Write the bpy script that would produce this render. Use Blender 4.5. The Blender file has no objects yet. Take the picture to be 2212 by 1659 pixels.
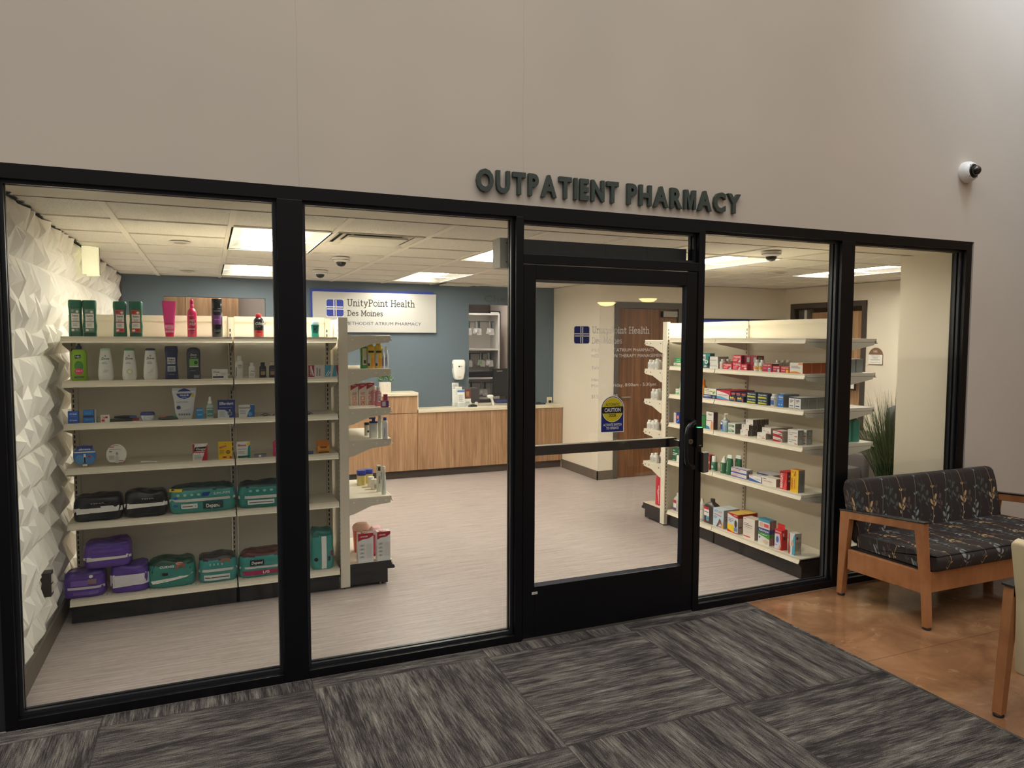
import bpy, math, random
from mathutils import Vector, Matrix, noise as mn
R_=random.Random(7)
S=bpy.context.scene
COL=S.collection
# ---------------------------------------------------------------- camera
YAW,PITCH,ROLL=0.400355145,-0.0636976716,0.00353834592
fw=Vector((math.sin(YAW)*math.cos(PITCH),math.cos(YAW)*math.cos(PITCH),math.sin(PITCH)))
r0=Vector((math.cos(YAW),-math.sin(YAW),0)); u0=r0.cross(fw)
rr=r0*math.cos(ROLL)+u0*math.sin(ROLL); uu=u0*math.cos(ROLL)-r0*math.sin(ROLL)
cd=bpy.data.cameras.new('camera'); cam=bpy.data.objects.new('camera',cd); COL.objects.link(cam)
cd.sensor_width=36; cd.lens=1554.772/2212*36; cd.clip_start=.05
m=Matrix.Identity(4)
for i in range(3): m[i][0]=rr[i]; m[i][1]=uu[i]; m[i][2]=-fw[i]
m.translation=(0,-3.63784,1.71686); cam.matrix_world=m
S.camera=cam
# ---------------------------------------------------------------- world, exposure, big lights
def lin(c):
    return tuple(((v/255)/12.92 if v/255<=.04045 else ((v/255+.055)/1.055)**2.4) for v in c)+(1,)
S.view_settings.view_transform='Standard'; S.view_settings.look='None'; S.view_settings.gamma=1
S.view_settings.exposure=.48; S.view_settings.use_curve_mapping=False
S.cycles.use_denoising=True; S.cycles.max_bounces=8; S.cycles.transparent_max_bounces=16
S.cycles.diffuse_bounces=5; S.cycles.sample_clamp_indirect=20; S.cycles.caustics_reflective=False; S.cycles.caustics_refractive=False
W=bpy.data.worlds.new('world'); S.world=W; W.use_nodes=True
wt=W.node_tree; wc=wt.nodes.new('ShaderNodeTexCoord'); ws=wt.nodes.new('ShaderNodeSeparateXYZ'); wr=wt.nodes.new('ShaderNodeMapRange')
wt.links.new(wc.outputs['Generated'],ws.inputs[0]); wt.links.new(ws.outputs[2],wr.inputs[0])
wr.inputs[1].default_value=.12; wr.inputs[2].default_value=.85; wr.inputs[3].default_value=.13; wr.inputs[4].default_value=1.15   # dim hall walls, brighter roof lights overhead
wt.nodes['Background'].inputs[0].default_value=(.90,.835,.76,1); wt.links.new(wr.outputs[0],wt.nodes['Background'].inputs[1])
def area(name,loc,rot,sx,sy,power,col):
    l=bpy.data.lights.new(name,'AREA'); l.shape='RECTANGLE'; l.size=sx; l.size_y=sy; l.energy=power; l.color=col
    o=bpy.data.objects.new(name,l); o.location=loc; o.rotation_euler=rot; COL.objects.link(o); return o
o=area('skylight_daylight',(4.9,-1.6,6.4),(0,0,0),1.0,1.0,60,(.66,.82,1)); o.rotation_euler=(Vector((7.0,0,5.0))-o.location).to_track_quat('-Z','Y').to_euler(); o.data.spread=2.2
area('atrium_fill',(0.5,-2.3,7.0),(math.radians(12),0,0),8,1.2,85,(1,.93,.87))  # added fill for the outside wall, set steep to spare the shelves
# ---------------------------------------------------------------- helpers
MC={}
def M(c,rough=.55,metal=0,spec=.5,emit=0,name=None):
    k=(tuple(c),rough,metal,spec,emit)
    if k in MC: return MC[k]
    m=bpy.data.materials.new(name or 'mat'); m.use_nodes=True; b=m.node_tree.nodes['Principled BSDF']
    b.inputs['Base Color'].default_value=lin(c); b.inputs['Roughness'].default_value=rough; b.inputs['Metallic'].default_value=metal
    b.inputs['Specular IOR Level'].default_value=spec
    if emit:
        b.inputs['Emission Color'].default_value=lin(c); b.inputs['Emission Strength'].default_value=emit
    MC[k]=m; return m
def NM(name,rough=.6,spec=.5):
    m=bpy.data.materials.new(name); m.use_nodes=True; nt=m.node_tree; b=nt.nodes['Principled BSDF']
    b.inputs['Roughness'].default_value=rough; b.inputs['Specular IOR Level'].default_value=spec
    return m,nt,b
def N(nt,t,**k):
    n=nt.nodes.new(t)
    for a,v in k.items(): setattr(n,a,v)
    return n
def mapping(nt,scale,src='Object'):
    tc=N(nt,'ShaderNodeTexCoord'); mp=N(nt,'ShaderNodeMapping'); mp.inputs['Scale'].default_value=scale
    nt.links.new(tc.outputs[src],mp.inputs['Vector']); return mp.outputs[0]
def noise(nt,vec,scale,detail=3,rough=.5,dist=0):
    n=N(nt,'ShaderNodeTexNoise'); n.inputs['Scale'].default_value=scale; n.inputs['Detail'].default_value=detail
    n.inputs['Roughness'].default_value=rough; n.inputs['Distortion'].default_value=dist
    nt.links.new(vec,n.inputs['Vector']); return n.outputs['Fac']
def ramp(nt,fac,stops):
    r=N(nt,'ShaderNodeValToRGB'); e=r.color_ramp.elements
    while len(e)<len(stops): e.new(.5)
    for i,(p,c) in enumerate(stops): e[i].position=p; e[i].color=lin(c) if len(c)==3 else c
    nt.links.new(fac,r.inputs[0]); return r.outputs[0]
def math_(nt,op,a,b=None,c=None):
    n=N(nt,'ShaderNodeMath',operation=op)
    for i,v in enumerate((a,b,c)):
        if v is None: continue
        if isinstance(v,(int,float)): n.inputs[i].default_value=v
        else: nt.links.new(v,n.inputs[i])
    return n.outputs[0]
def mix(nt,fac,a,b,mode='MIX'):
    n=N(nt,'ShaderNodeMix',data_type='RGBA',blend_type=mode)
    for i,v in ((0,fac),(6,a),(7,b)):
        if isinstance(v,(int,float)): n.inputs[i].default_value=v
        elif isinstance(v,tuple): n.inputs[i].default_value=v if len(v)==4 else lin(v)
        else: nt.links.new(v,n.inputs[i])
    return n.outputs[2]
def bump(nt,b,h,strength,dist=.002):
    n=N(nt,'ShaderNodeBump'); n.inputs['Strength'].default_value=strength; n.inputs['Distance'].default_value=dist
    nt.links.new(h,n.inputs['Height']); nt.links.new(n.outputs[0],b.inputs['Normal'])

class MB:
    def __init__(s): s.v=[]; s.f=[]; s.m=[]; s.sm=[]
    def add(s,vs,fs,mi=0,smooth=False):
        o=len(s.v); s.v+= [tuple(v) for v in vs]
        for f in fs: s.f.append(tuple(i+o for i in f)); s.m.append(mi); s.sm.append(smooth)
        return s
    def box(s,x0,x1,y0,y1,z0,z1,mi=0,mf=None):
        if x0>x1:x0,x1=x1,x0
        if y0>y1:y0,y1=y1,y0
        vs=[(x0,y0,z0),(x1,y0,z0),(x1,y1,z0),(x0,y1,z0),(x0,y0,z1),(x1,y0,z1),(x1,y1,z1),(x0,y1,z1)]
        fs=[(0,3,2,1),(4,5,6,7),(0,1,5,4),(1,2,6,5),(2,3,7,6),(3,0,4,7)]  # bottom top front right back left
        o=len(s.v); s.v+=vs
        for i,f in enumerate(fs):
            s.f.append(tuple(j+o for j in f)); s.m.append(mf[i] if mf else mi); s.sm.append(False)
        return s
    def prism(s,pts,a,b,axis,mi=0):
        # pts: 2-D polygon; axis 'x' -> (y,z), 'y' -> (x,z), 'z' -> (x,y)
        n=len(pts)
        def P(p,t): return {'x':(t,p[0],p[1]),'y':(p[0],t,p[1]),'z':(p[0],p[1],t)}[axis]
        vs=[P(p,a) for p in pts]+[P(p,b) for p in pts]
        fs=[tuple(range(n))[::-1],tuple(range(n,2*n))]+[(i,(i+1)%n,n+(i+1)%n,n+i) for i in range(n)]
        return s.add(vs,fs,mi)
    def loft(s,rings,mi=0,cap=True,smooth=True):
        n=len(rings[0]); vs=[p for r in rings for p in r]; fs=[]
        for k in range(len(rings)-1):
            for i in range(n): fs.append((k*n+i,k*n+(i+1)%n,(k+1)*n+(i+1)%n,(k+1)*n+i))
        s.add(vs,fs,mi,smooth)
        if cap:
            s.add(rings[0],[tuple(range(n))[::-1]],mi); s.add(rings[-1],[tuple(range(n))],mi)
        return s
    def sup(s,prof,e=2,cx=0,cy=0,n=28,mi=0,cap=True):
        rings=[]
        for z,rx,ry in prof:
            r=[]
            for i in range(n):
                a=2*math.pi*i/n; c,d=math.cos(a),math.sin(a)
                r.append((cx+rx*math.copysign(abs(c)**(2/e),c),cy+ry*math.copysign(abs(d)**(2/e),d),z))
            rings.append(r)
        return s.loft(rings,mi,cap)
    def tube(s,pts,r,n=10,mi=0,rad=None):
        rings=[]; pts=[Vector(p) for p in pts]; up=None
        for i,p in enumerate(pts):
            t=(pts[min(i+1,len(pts)-1)]-pts[max(i-1,0)]).normalized()
            if up is None: up=Vector((0,0,1)) if abs(t.z)<.9 else Vector((1,0,0))
            a=t.cross(up).normalized(); b=a.cross(t).normalized(); up=b
            q=rad[i] if rad else r
            rings.append([tuple(p+a*q*math.cos(2*math.pi*k/n)+b*q*math.sin(2*math.pi*k/n)) for k in range(n)])
        return s.loft(rings,mi)
    def obj(s,name,mats,parent=None,loc=None,rz=0,bev=0):
        me=bpy.data.meshes.new(name); me.from_pydata(s.v,[],s.f)
        if not isinstance(mats,(list,tuple)): mats=[mats]
        for m in mats: me.materials.append(m)
        me.polygons.foreach_set('material_index',s.m); me.polygons.foreach_set('use_smooth',s.sm)
        me.update(); o=bpy.data.objects.new(name,me); COL.objects.link(o)
        if parent is not None: o.parent=parent
        if loc is not None: o.location=loc
        o.rotation_euler[2]=rz
        if bev:
            md=o.modifiers.new('b','BEVEL'); md.width=bev; md.segments=2; md.limit_method='ANGLE'
        return o
def empty(name,loc=(0,0,0),rz=0):
    o=bpy.data.objects.new(name,None); o.location=loc; o.rotation_euler[2]=rz; o.empty_display_size=.1; COL.objects.link(o); return o
def tag(o,label,cat,group=None):
    o['label']=label; o['category']=cat
    if group: o['group']=group
    return o
def struct(o): o['kind']='structure'; return o
def thing(name,label,cat,loc=(0,0,0),rz=0,group=None): return tag(empty(name,loc,rz),label,cat,group)
def copy_tree(o,loc=None,label=None,parent=None,rz=None):
    c=o.copy(); COL.objects.link(c)
    if parent is not None: c.parent=parent
    if loc is not None: c.location=loc
    if rz is not None: c.rotation_euler[2]=rz
    if label: c['label']=label
    for ch in list(o.children): copy_tree(ch,parent=c)
    return c
# ---- lettering
TC={}
def glyph_mesh(txt,bold=0,res=2):
    if txt=='M' and bold>.03:
        o=[(0,-.03),(0,1.02),(.30,1.02),(.48,.42),(.66,1.02),(.96,1.02),(.96,-.03),(.77,-.03),(.77,.66),(.57,-.03),(.39,-.03),(.19,.66),(.19,-.03)]
        return o,[(0,12,11),(0,11,1),(1,11,2),(2,11,10),(2,10,3),(3,10,9),(3,9,4),(4,9,8),(4,8,5),(5,8,7),(5,7,6)],.96
    if 'M' in txt: bold=0
    k=(txt,bold,res)
    if k not in TC:
        c=bpy.data.curves.new('t','FONT'); c.body=txt; c.resolution_u=res; c.offset=bold; c.size=1/.69
        o=bpy.data.objects.new('t',c); me=bpy.data.meshes.new_from_object(o)
        vs=[(v.co.x,v.co.y) for v in me.vertices]; fs=[tuple(p.vertices) for p in me.polygons]
        bpy.data.objects.remove(o); bpy.data.curves.remove(c); bpy.data.meshes.remove(me)
        xs=[v[0] for v in vs] or [0]; x0=min(xs); vs=[(v[0]-x0,v[1]) for v in vs]
        TC[k]=(vs,fs,max(xs)-x0)
    return TC[k]
def text2d(txt,h,bold=.0,sx=1,align='c',shear=0,res=2,width=None):
    vs,fs,w=glyph_mesh(txt,bold,res)
    if width: sx=width/(w*h)
    off={'c':-w/2,'l':0,'r':-w}[align]
    return [((x+off)*h*sx+shear*y*h,y*h) for x,y in vs],fs
SG={'U':(.78,[[(.14,1),(.14,.3),(.22,.06),(.39,0),(.56,.06),(.64,.3),(.64,1)],[(0,1),(.28,1)],[(.5,1),(.78,1)]]),
'n':(.66,[[(.13,0),(.13,.66)],[(.13,.5),(.24,.64),(.38,.68),(.5,.6),(.53,.45),(.53,0)],[(0,0),(.26,0)],[(.4,0),(.66,0)],[(0,.66),(.13,.66)]]),
'i':(.28,[[(.14,0),(.14,.66)],[(0,0),(.28,0)],[(0,.66),(.14,.66)],[(.14,.9),(.14,.97)]]),
't':(.42,[[(.15,.9),(.15,.15),(.22,.02),(.4,.04)],[(0,.66),(.38,.66)]]),
'y':(.66,[[(.1,.66),(.33,0)],[(.56,.66),(.33,0),(.22,-.24),(.04,-.28)],[(0,.66),(.22,.66)],[(.44,.66),(.66,.66)]]),
'P':(.68,[[(.12,0),(.12,1)],[(0,1),(.4,1),(.58,.9),(.62,.74),(.58,.58),(.4,.48),(.12,.48)],[(0,0),(.28,0)]]),
'o':(.6,[[(.3+.28*math.cos(a*math.pi/8),.34+.34*math.sin(a*math.pi/8)) for a in range(17)]]),
'H':(.84,[[(.14,0),(.14,1)],[(.7,0),(.7,1)],[(.14,.52),(.7,.52)],[(0,0),(.28,0)],[(0,1),(.28,1)],[(.56,0),(.84,0)],[(.56,1),(.84,1)]]),
'e':(.58,[[(.04,.36),(.54,.36),(.5,.56),(.3,.68),(.1,.58),(.02,.34),(.1,.1),(.3,0),(.52,.08)]]),
'a':(.6,[[(.06,.58),(.22,.68),(.4,.62),(.44,.45),(.44,.05),(.56,0)],[(.44,.4),(.2,.38),(.05,.24),(.08,.06),(.24,0),(.44,.12)]]),
'l':(.28,[[(.14,0),(.14,1.04)],[(0,1.04),(.14,1.04)],[(0,0),(.28,0)]]),
'h':(.66,[[(.13,0),(.13,1.04)],[(.13,.5),(.24,.64),(.38,.68),(.5,.6),(.53,.45),(.53,0)],[(0,0),(.26,0)],[(.4,0),(.66,0)],[(0,1.04),(.13,1.04)]]),
'D':(.74,[[(.14,0),(.14,1)],[(0,1),(.38,1),(.6,.85),(.68,.5),(.6,.15),(.38,0),(0,0)]]),
's':(.48,[[(.42,.56),(.26,.68),(.1,.62),(.06,.5),(.14,.39),(.34,.31),(.42,.18),(.36,.05),(.2,0),(.04,.1)]]),
'M':(.96,[[(.14,0),(.14,1),(.48,.25),(.82,1),(.82,0)],[(0,0),(.28,0)],[(0,1),(.2,1)],[(.68,0),(.96,0)],[(.76,1),(.96,1)]]),' ':(.3,[])}
def slab2d(txt,h,th=.11,width=None):
    vs=[];fs=[];x=0
    for ch in txt:
        w,pl=SG[ch]
        for p in pl:
            for (ax,ay),(bx,by) in zip(p,p[1:]):
                d=Vector((bx-ax,by-ay)); L=d.length or 1; d/=L; n=Vector((-d.y,d.x))*th/2; e=d*th*.3
                o=len(vs)
                for q in ((ax-e.x-n.x,ay-e.y-n.y),(bx+e.x-n.x,by+e.y-n.y),(bx+e.x+n.x,by+e.y+n.y),(ax-e.x+n.x,ay-e.y+n.y)): vs.append((q[0]+x,q[1]))
                fs.append((o,o+1,o+2,o+3))
        x+=w+.09
    sx=h if not width else width/x
    return [(a*sx,b*h) for a,b in vs],fs
def ellipse2d(cx,cz,rx,rz,n=20,a0=0,a1=360):
    p=[(cx+rx*math.cos(math.radians(a0+(a1-a0)*i/n)),cz+rz*math.sin(math.radians(a0+(a1-a0)*i/n))) for i in range(n+(a1-a0<360))]
    return p,[tuple(range(len(p)))]
def rrect2d(x0,x1,z0,z1,r,n=5):
    p=[]
    for cx,cz,a in ((x1-r,z0+r,-90),(x1-r,z1-r,0),(x0+r,z1-r,90),(x0+r,z0+r,180)):
        for i in range(n+1):
            t=math.radians(a+90*i/n); p.append((cx+r*math.cos(t),cz+r*math.sin(t)))
    return p,[tuple(range(len(p)))]
def grid2d(x0,x1,z0,z1,nx=6,nz=1):
    p=[(x0+(x1-x0)*i/nx,z0+(z1-z0)*j/nz) for j in range(nz+1) for i in range(nx+1)]
    f=[(j*(nx+1)+i,j*(nx+1)+i+1,(j+1)*(nx+1)+i+1,(j+1)*(nx+1)+i) for j in range(nz) for i in range(nx)]
    return p,f
def logo(mb,x0,z0,s,fy,off,mb_,mw,th=0):
    p,f=rrect2d(x0,x0+s,z0,z0+s,s*.12); mb.add([(x,fy-off,z) for x,z in p],f,mb_)
    for a,b,c,d in ((.405,.46,.03,1),(.53,.585,0,.97),(0,.97,.53,.585),(.03,1,.405,.46)):
        p,f=grid2d(x0+a*s,x0+b*s,z0+c*s,z0+d*s,1); mb.add([(x,fy-off*2,z) for x,z in p],f,mw)
# ---------------------------------------------------------------- materials
WHITE=M((235,233,228),.5); BLACK=M((16,16,20),.35); 
FRAME=M((8,8,12),.36,spec=.3,name='dark anodised aluminium')
CREAMW,nt,b=NM('cream paint',.65); v=mapping(nt,(1,1,1)); nz=noise(nt,v,220,2); b.inputs['Base Color'].default_value=lin((224,215,198)); bump(nt,b,nz,.15,.001)
GREYW,nt,b=NM('taupe paint',.7); v=mapping(nt,(1,1,1)); nz=noise(nt,v,160,3)
big=noise(nt,v,.9,2); nt.links.new(ramp(nt,big,[(.3,(190,183,173)),(.7,(200,191,179))]),b.inputs['Base Color'])
sep=N(nt,'ShaderNodeSeparateXYZ'); nt.links.new(v,sep.inputs[0])
wob=math_(nt,'MULTIPLY',math_(nt,'SUBTRACT',noise(nt,v,3,4),.5),.03)
xx=math_(nt,'ADD',sep.outputs[0],wob); seam=None
for sx_ in (.42,1.6):
    g=math_(nt,'LESS_THAN',math_(nt,'ABSOLUTE',math_(nt,'SUBTRACT',xx,sx_)),.0022)
    seam=g if seam is None else math_(nt,'ADD',seam,g)
old=b.inputs['Base Color'].links[0].from_socket; nt.links.new(mix(nt,math_(nt,'MULTIPLY',seam,.15),old,(120,108,96)),b.inputs['Base Color'])
hh=math_(nt,'ADD',math_(nt,'MULTIPLY',nz,.35),math_(nt,'MULTIPLY',seam,.5)); bump(nt,b,hh,.35,.0015)
TEAL,nt,b=NM('slate blue paint',.55); v=mapping(nt,(1,1,1)); b.inputs['Base Color'].default_value=lin((90,104,115)); bump(nt,b,noise(nt,v,200,2),.12,.001)
PANELW=M((244,242,234),.5)
BASEB=M((98,88,78),.5)
# carpet tiles, quarter turned
CARPET,nt,b=NM('quarter-turned carpet tiles',.95,.1)
tc=N(nt,'ShaderNodeTexCoord'); sp=N(nt,'ShaderNodeSeparateXYZ'); nt.links.new(tc.outputs['Object'],sp.inputs[0])
tx=math_(nt,'DIVIDE',math_(nt,'SUBTRACT',sp.outputs[0],.445-9*.916),.916); ty=math_(nt,'DIVIDE',math_(nt,'SUBTRACT',sp.outputs[1],-.11-9*.922),.922)
fx=math_(nt,'FLOOR',tx); fy=math_(nt,'FLOOR',ty)
par=math_(nt,'MODULO',math_(nt,'ADD',math_(nt,'ADD',fx,fy),1),2)
def comb(a,b_,c=0):
    n=N(nt,'ShaderNodeCombineXYZ')
    for i,q in enumerate((a,b_,c)):
        if isinstance(q,(int,float)): n.inputs[i].default_value=q
        else: nt.links.new(q,n.inputs[i])
    return n.outputs[0]
idn=math_(nt,'ADD',math_(nt,'MULTIPLY',fx,3.7),math_(nt,'MULTIPLY',fy,7.3))
A=comb(math_(nt,'MULTIPLY',sp.outputs[0],46),math_(nt,'MULTIPLY',sp.outputs[1],5),idn)
B=comb(math_(nt,'MULTIPLY',sp.outputs[1],46),math_(nt,'MULTIPLY',sp.outputs[0],5),idn)
mv=N(nt,'ShaderNodeMix',data_type='VECTOR'); nt.links.new(par,mv.inputs[0]); nt.links.new(A,mv.inputs[4]); nt.links.new(B,mv.inputs[5])
n1=noise(nt,mv.outputs[1],.42,6,.72); 
A2=comb(math_(nt,'MULTIPLY',sp.outputs[0],200),math_(nt,'MULTIPLY',sp.outputs[1],9),idn)
B2=comb(math_(nt,'MULTIPLY',sp.outputs[1],200),math_(nt,'MULTIPLY',sp.outputs[0],9),idn)
mv2=N(nt,'ShaderNodeMix',data_type='VECTOR'); nt.links.new(par,mv2.inputs[0]); nt.links.new(A2,mv2.inputs[4]); nt.links.new(B2,mv2.inputs[5])
n2=noise(nt,mv2.outputs[1],1,2,.6); n3=noise(nt,tc.outputs['Object'],260,3,.8)
f=math_(nt,'ADD',math_(nt,'ADD',n1,math_(nt,'MULTIPLY',math_(nt,'SUBTRACT',n2,.5),.6)),math_(nt,'MULTIPLY',math_(nt,'SUBTRACT',n3,.5),.9))
c1=ramp(nt,f,[(.34,(44,42,44)),(.45,(60,57,58)),(.50,(80,77,75)),(.60,(98,95,91)),(.85,(150,147,140))])
ex=math_(nt,'FRACT',tx); ey=math_(nt,'FRACT',ty)
ed=math_(nt,'MINIMUM',math_(nt,'MINIMUM',ex,math_(nt,'SUBTRACT',1,ex)),math_(nt,'MINIMUM',ey,math_(nt,'SUBTRACT',1,ey)))
c1=mix(nt,math_(nt,'MULTIPLY',math_(nt,'LESS_THAN',ed,.004),.45),c1,(40,38,40)); nt.links.new(c1,b.inputs['Base Color'])
bump(nt,b,math_(nt,'ADD',n3,n2),.7,.003)
# stained concrete
CONC,nt,b=NM('stained concrete',.28,.45); v=mapping(nt,(1,1,1))
c=ramp(nt,noise(nt,v,2.3,6,.62,.8),[(.3,(112,81,58)),(.5,(138,102,73)),(.7,(160,123,91))])
c=mix(nt,math_(nt,'MULTIPLY',ramp(nt,noise(nt,v,6,4,.7,1.5),[(.6,(0,0,0)),(.72,(255,255,255))]),.35),c,(196,160,124))
sp=N(nt,'ShaderNodeSeparateXYZ'); nt.links.new(v,sp.inputs[0])
j=math_(nt,'LESS_THAN',math_(nt,'ABSOLUTE',math_(nt,'ADD',sp.outputs[1],.93)),.003); c=mix(nt,math_(nt,'MULTIPLY',j,.45),c,(70,42,26))
nt.links.new(c,b.inputs['Base Color']); nt.links.new(ramp(nt,noise(nt,v,4,4),[(.3,(60,60,60)),(.7,(105,105,105))]),b.inputs['Roughness'])
# shop floor: fine linear weave
SHOPF,nt,b=NM('linear vinyl floor',.42,.35); v=mapping(nt,(3,70,1)); v2=mapping(nt,(25,420,1))
f=math_(nt,'ADD',math_(nt,'MULTIPLY',noise(nt,v,1,4,.6),.6),math_(nt,'MULTIPLY',noise(nt,v2,1,2,.6),.4))
nt.links.new(ramp(nt,f,[(.34,(144,133,131)),(.5,(170,158,154)),(.66,(194,182,176))]),b.inputs['Base Color'])
# acoustic ceiling tile
TILE,nt,b=NM('acoustic tile',.9,.2); v=mapping(nt,(1,1,1)); f=noise(nt,v,190,3,.7)
nt.links.new(ramp(nt,f,[(.38,(200,195,184)),(.5,(230,226,216)),(.7,(240,237,229))]),b.inputs['Base Color']); bump(nt,b,f,.5,.002)
def wood(name,c0,c1_,c2,sc=(14,14,.9),rough=.45,seams=None,dist=1.2):
    m,nt,b=NM(name,rough,.4); v=mapping(nt,sc); f=noise(nt,v,1.3,6,.62,dist); g=noise(nt,mapping(nt,(sc[0]*9,sc[1]*9,sc[2]*2)),1,2)
    f=math_(nt,'ADD',math_(nt,'MULTIPLY',f,.75),math_(nt,'MULTIPLY',g,.25))
    nt.links.new(ramp(nt,f,[(.32,c0),(.5,c1_),(.66,c2)]),b.inputs['Base Color']); return m
OAK=wood('counter oak laminate',(132,98,70),(163,127,95),(184,150,116))
DOORW=wood('stained door veneer',(84,52,30),(112,74,45),(138,95,60),(10,10,.6))
CHERRY=wood('warm maple frame',(136,89,55),(156,105,67),(172,121,81),(3,3,3),.35,dist=.4)
TOP,nt,b=NM('pale laminate top',.35); v=mapping(nt,(2,14,14)); nt.links.new(ramp(nt,noise(nt,v,1.5,5,.6,1),[(.3,(205,192,166)),(.6,(228,218,196))]),b.inputs['Base Color'])
SHELF=M((226,218,200),.42,name='cream enamel shelf'); SHELFD=M((216,208,190),.5); SLOT=M((20,18,16),.8); KICK=M((27,27,30),.45)
# glass: thin dielectric, reflection by Schlick's formula
GLASS=bpy.data.materials.new('pane glass'); GLASS.use_nodes=True; nt=GLASS.node_tree; nt.nodes.clear()
ge=N(nt,'ShaderNodeNewGeometry'); dp=N(nt,'ShaderNodeVectorMath',operation='DOT_PRODUCT'); nt.links.new(ge.outputs['Normal'],dp.inputs[0]); nt.links.new(ge.outputs['Incoming'],dp.inputs[1])
om=math_(nt,'SUBTRACT',1,math_(nt,'ABSOLUTE',dp.outputs['Value'])); fr=math_(nt,'ADD',.035,math_(nt,'MULTIPLY',.96,math_(nt,'POWER',om,5)))
tb=N(nt,'ShaderNodeBsdfTransparent'); tb.inputs[0].default_value=(.97,.985,.975,1); gb=N(nt,'ShaderNodeBsdfGlossy'); gb.inputs['Roughness'].default_value=0
mx=N(nt,'ShaderNodeMixShader'); nt.links.new(fr,mx.inputs[0]); nt.links.new(tb.outputs[0],mx.inputs[1]); nt.links.new(gb.outputs[0],mx.inputs[2])
ou=N(nt,'ShaderNodeOutputMaterial'); nt.links.new(mx.outputs[0],ou.inputs[0])
def clearmat(col,alpha,rough=.15):
    m=bpy.data.materials.new('clear plastic'); m.use_nodes=True; nt=m.node_tree; b=nt.nodes['Principled BSDF']
    b.inputs['Base Color'].default_value=lin(col); b.inputs['Alpha'].default_value=alpha; b.inputs['Roughness'].default_value=rough; return m
CLEAR=clearmat((225,232,235),.35)
# ---------------------------------------------------------------- atrium shell
CZ=2.385
o=MB().box(-9,3.21,-11,0,-.1,0).obj('floor_carpet',CARPET); struct(o)
o=MB().box(3.21,14,-11,0,-.1,-.002).obj('floor_concrete',CONC); struct(o)
w=MB(); w.box(-9,14,0,.15,2.44,7.5); w.box(-9,-.905,0,.15,0,2.44); w.box(5.262,14,0,.15,0,2.44)
struct(w.obj('wall_front',GREYW))
struct(MB().box(6.4,6.5,-3.4,0,0,4.3).obj('wall_shade_right',M((150,124,92),.7)))  # unseen wall added to dim and warm the light at lower right
for x_,lb_ in ((5.98,'left'),(6.77,'right')):
    t=thing('pendant_lamp','warm bowl pendant lamp in the hall, %s of two mirrored in the door glass'%lb_,'lamp',(x_,-6.5,2.3 if lb_=='left' else 2.38),group='hall pendant lamps')
    MB().sup([(-.06,.03,.03),(-.05,.09,.09),(-.02,.14,.14),(0,.15,.15)],2).obj('bowl',M((255,226,150),.5,emit=14),t); MB().tube([(0,0,0),(0,0,4.5)],.006).obj('cord',M((30,30,30)),t)
# ---------------------------------------------------------------- shop shell
struct(MB().box(-.83,1.61,0,5.3,-.1,0).box(1.61,2.77,0.0,5.3,-.1,0).box(2.77,7.3,0,5.3,-.1,0).box(-1.2,7.3,5.3,8.3,-.1,0).obj('floor_shop',SHOPF))
struct(MB().box(1.612,2.772,.0,.10,0,.012).obj('trim_threshold',M((120,116,110),.4,.8)))
# back wall with two service windows
w=MB(); Y0,Y1=5.15,5.27
w.box(-.83,-.43,Y0,Y1,0,CZ); w.box(-.43,.63,Y0,Y1,0,1.0); w.box(-.43,.63,Y0,Y1,2.163,CZ); w.box(.63,3.112,Y0,Y1,0,CZ)
w.box(3.112,4.03,Y0,Y1,0,.80); w.box(3.112,4.03,Y0,Y1,2.15,CZ); w.box(4.03,4.33,Y0,Y1,0,CZ)
struct(w.obj('wall_back',TEAL))
struct(MB().box(4.33,4.45,3.92,5.27,0,CZ).obj('wall_side',CREAMW))
w=MB(); D0,D1=4.56,5.50
w.box(4.45,D0,3.92,4.05,0,CZ); w.box(D1,7.3,3.92,4.05,0,CZ); w.box(D0,D1,3.92,4.05,2.125,CZ); struct(w.obj('wall_rear',CREAMW))
w=MB(); w.box(7.2,7.32,.15,2.66,0,CZ); w.box(7.2,7.32,3.74,3.92,0,CZ); w.box(7.2,7.32,2.66,3.74,2.12,CZ); struct(w.obj('wall_right',CREAMW))
struct(MB().box(5.203,5.55,.1145,.56,0,CZ).obj('wall_pier',CREAMW))
struct(MB().box(-.95,-.875,0.15,5.27,0,CZ).obj('wall_left',CREAMW))
# baseboards
struct(MB().box(-.842,-.828,.115,5.15,0,.11).obj('baseboard_left',BASEB))
struct(MB().box(4.318,4.33,3.908,4.86,0,.11).box(4.318,4.545,3.908,3.92,0,.11).obj('baseboard_rear',BASEB))
struct(MB().box(7.188,7.2,.15,2.6,0,.11).box(5.57,7.2,3.908,3.92,0,.11).obj('baseboard_right',BASEB))
struct(MB().box(5.191,5.203,.115,.572,0,.11).box(5.203,5.55,.56,.572,0,.11).obj('baseboard_pier',BASEB))
# ceiling: gypsum border, tiles, tees
GYP=M((230,222,206),.7)
cx=[-.47+.6155*k for k in range(13)]; cy=[.46+.61*k for k in range(8)]
lights=[(1,1),(1,5),(4,1),(4,5),(7,1),(10,1)]   # k index in x, row index in y, each two rows long
holes=set()
for i,j in lights: holes.add((i,j)); holes.add((i,j+1))
holes.add((2,1)); holes.add((5,7))
c=MB(); c.box(-.9,7.3,.15,cy[0],CZ,CZ+.02,1); t=MB()
xs=[-.9]+cx[0:]+[7.3]; ys=cy+[5.15]
for a in range(len(xs)-1):
    for bb in range(len(ys)-1):
        k=a-1
        if (k,bb) in holes: continue
        c.box(xs[a],xs[a+1],ys[bb],ys[bb+1],CZ+.006,CZ+.02,0)
struct(c.obj('ceiling',[TILE,GYP]))
for x in cx: t.box(x-.017,x+.017,cy[0],5.15,CZ-.004,CZ+.006)
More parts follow.
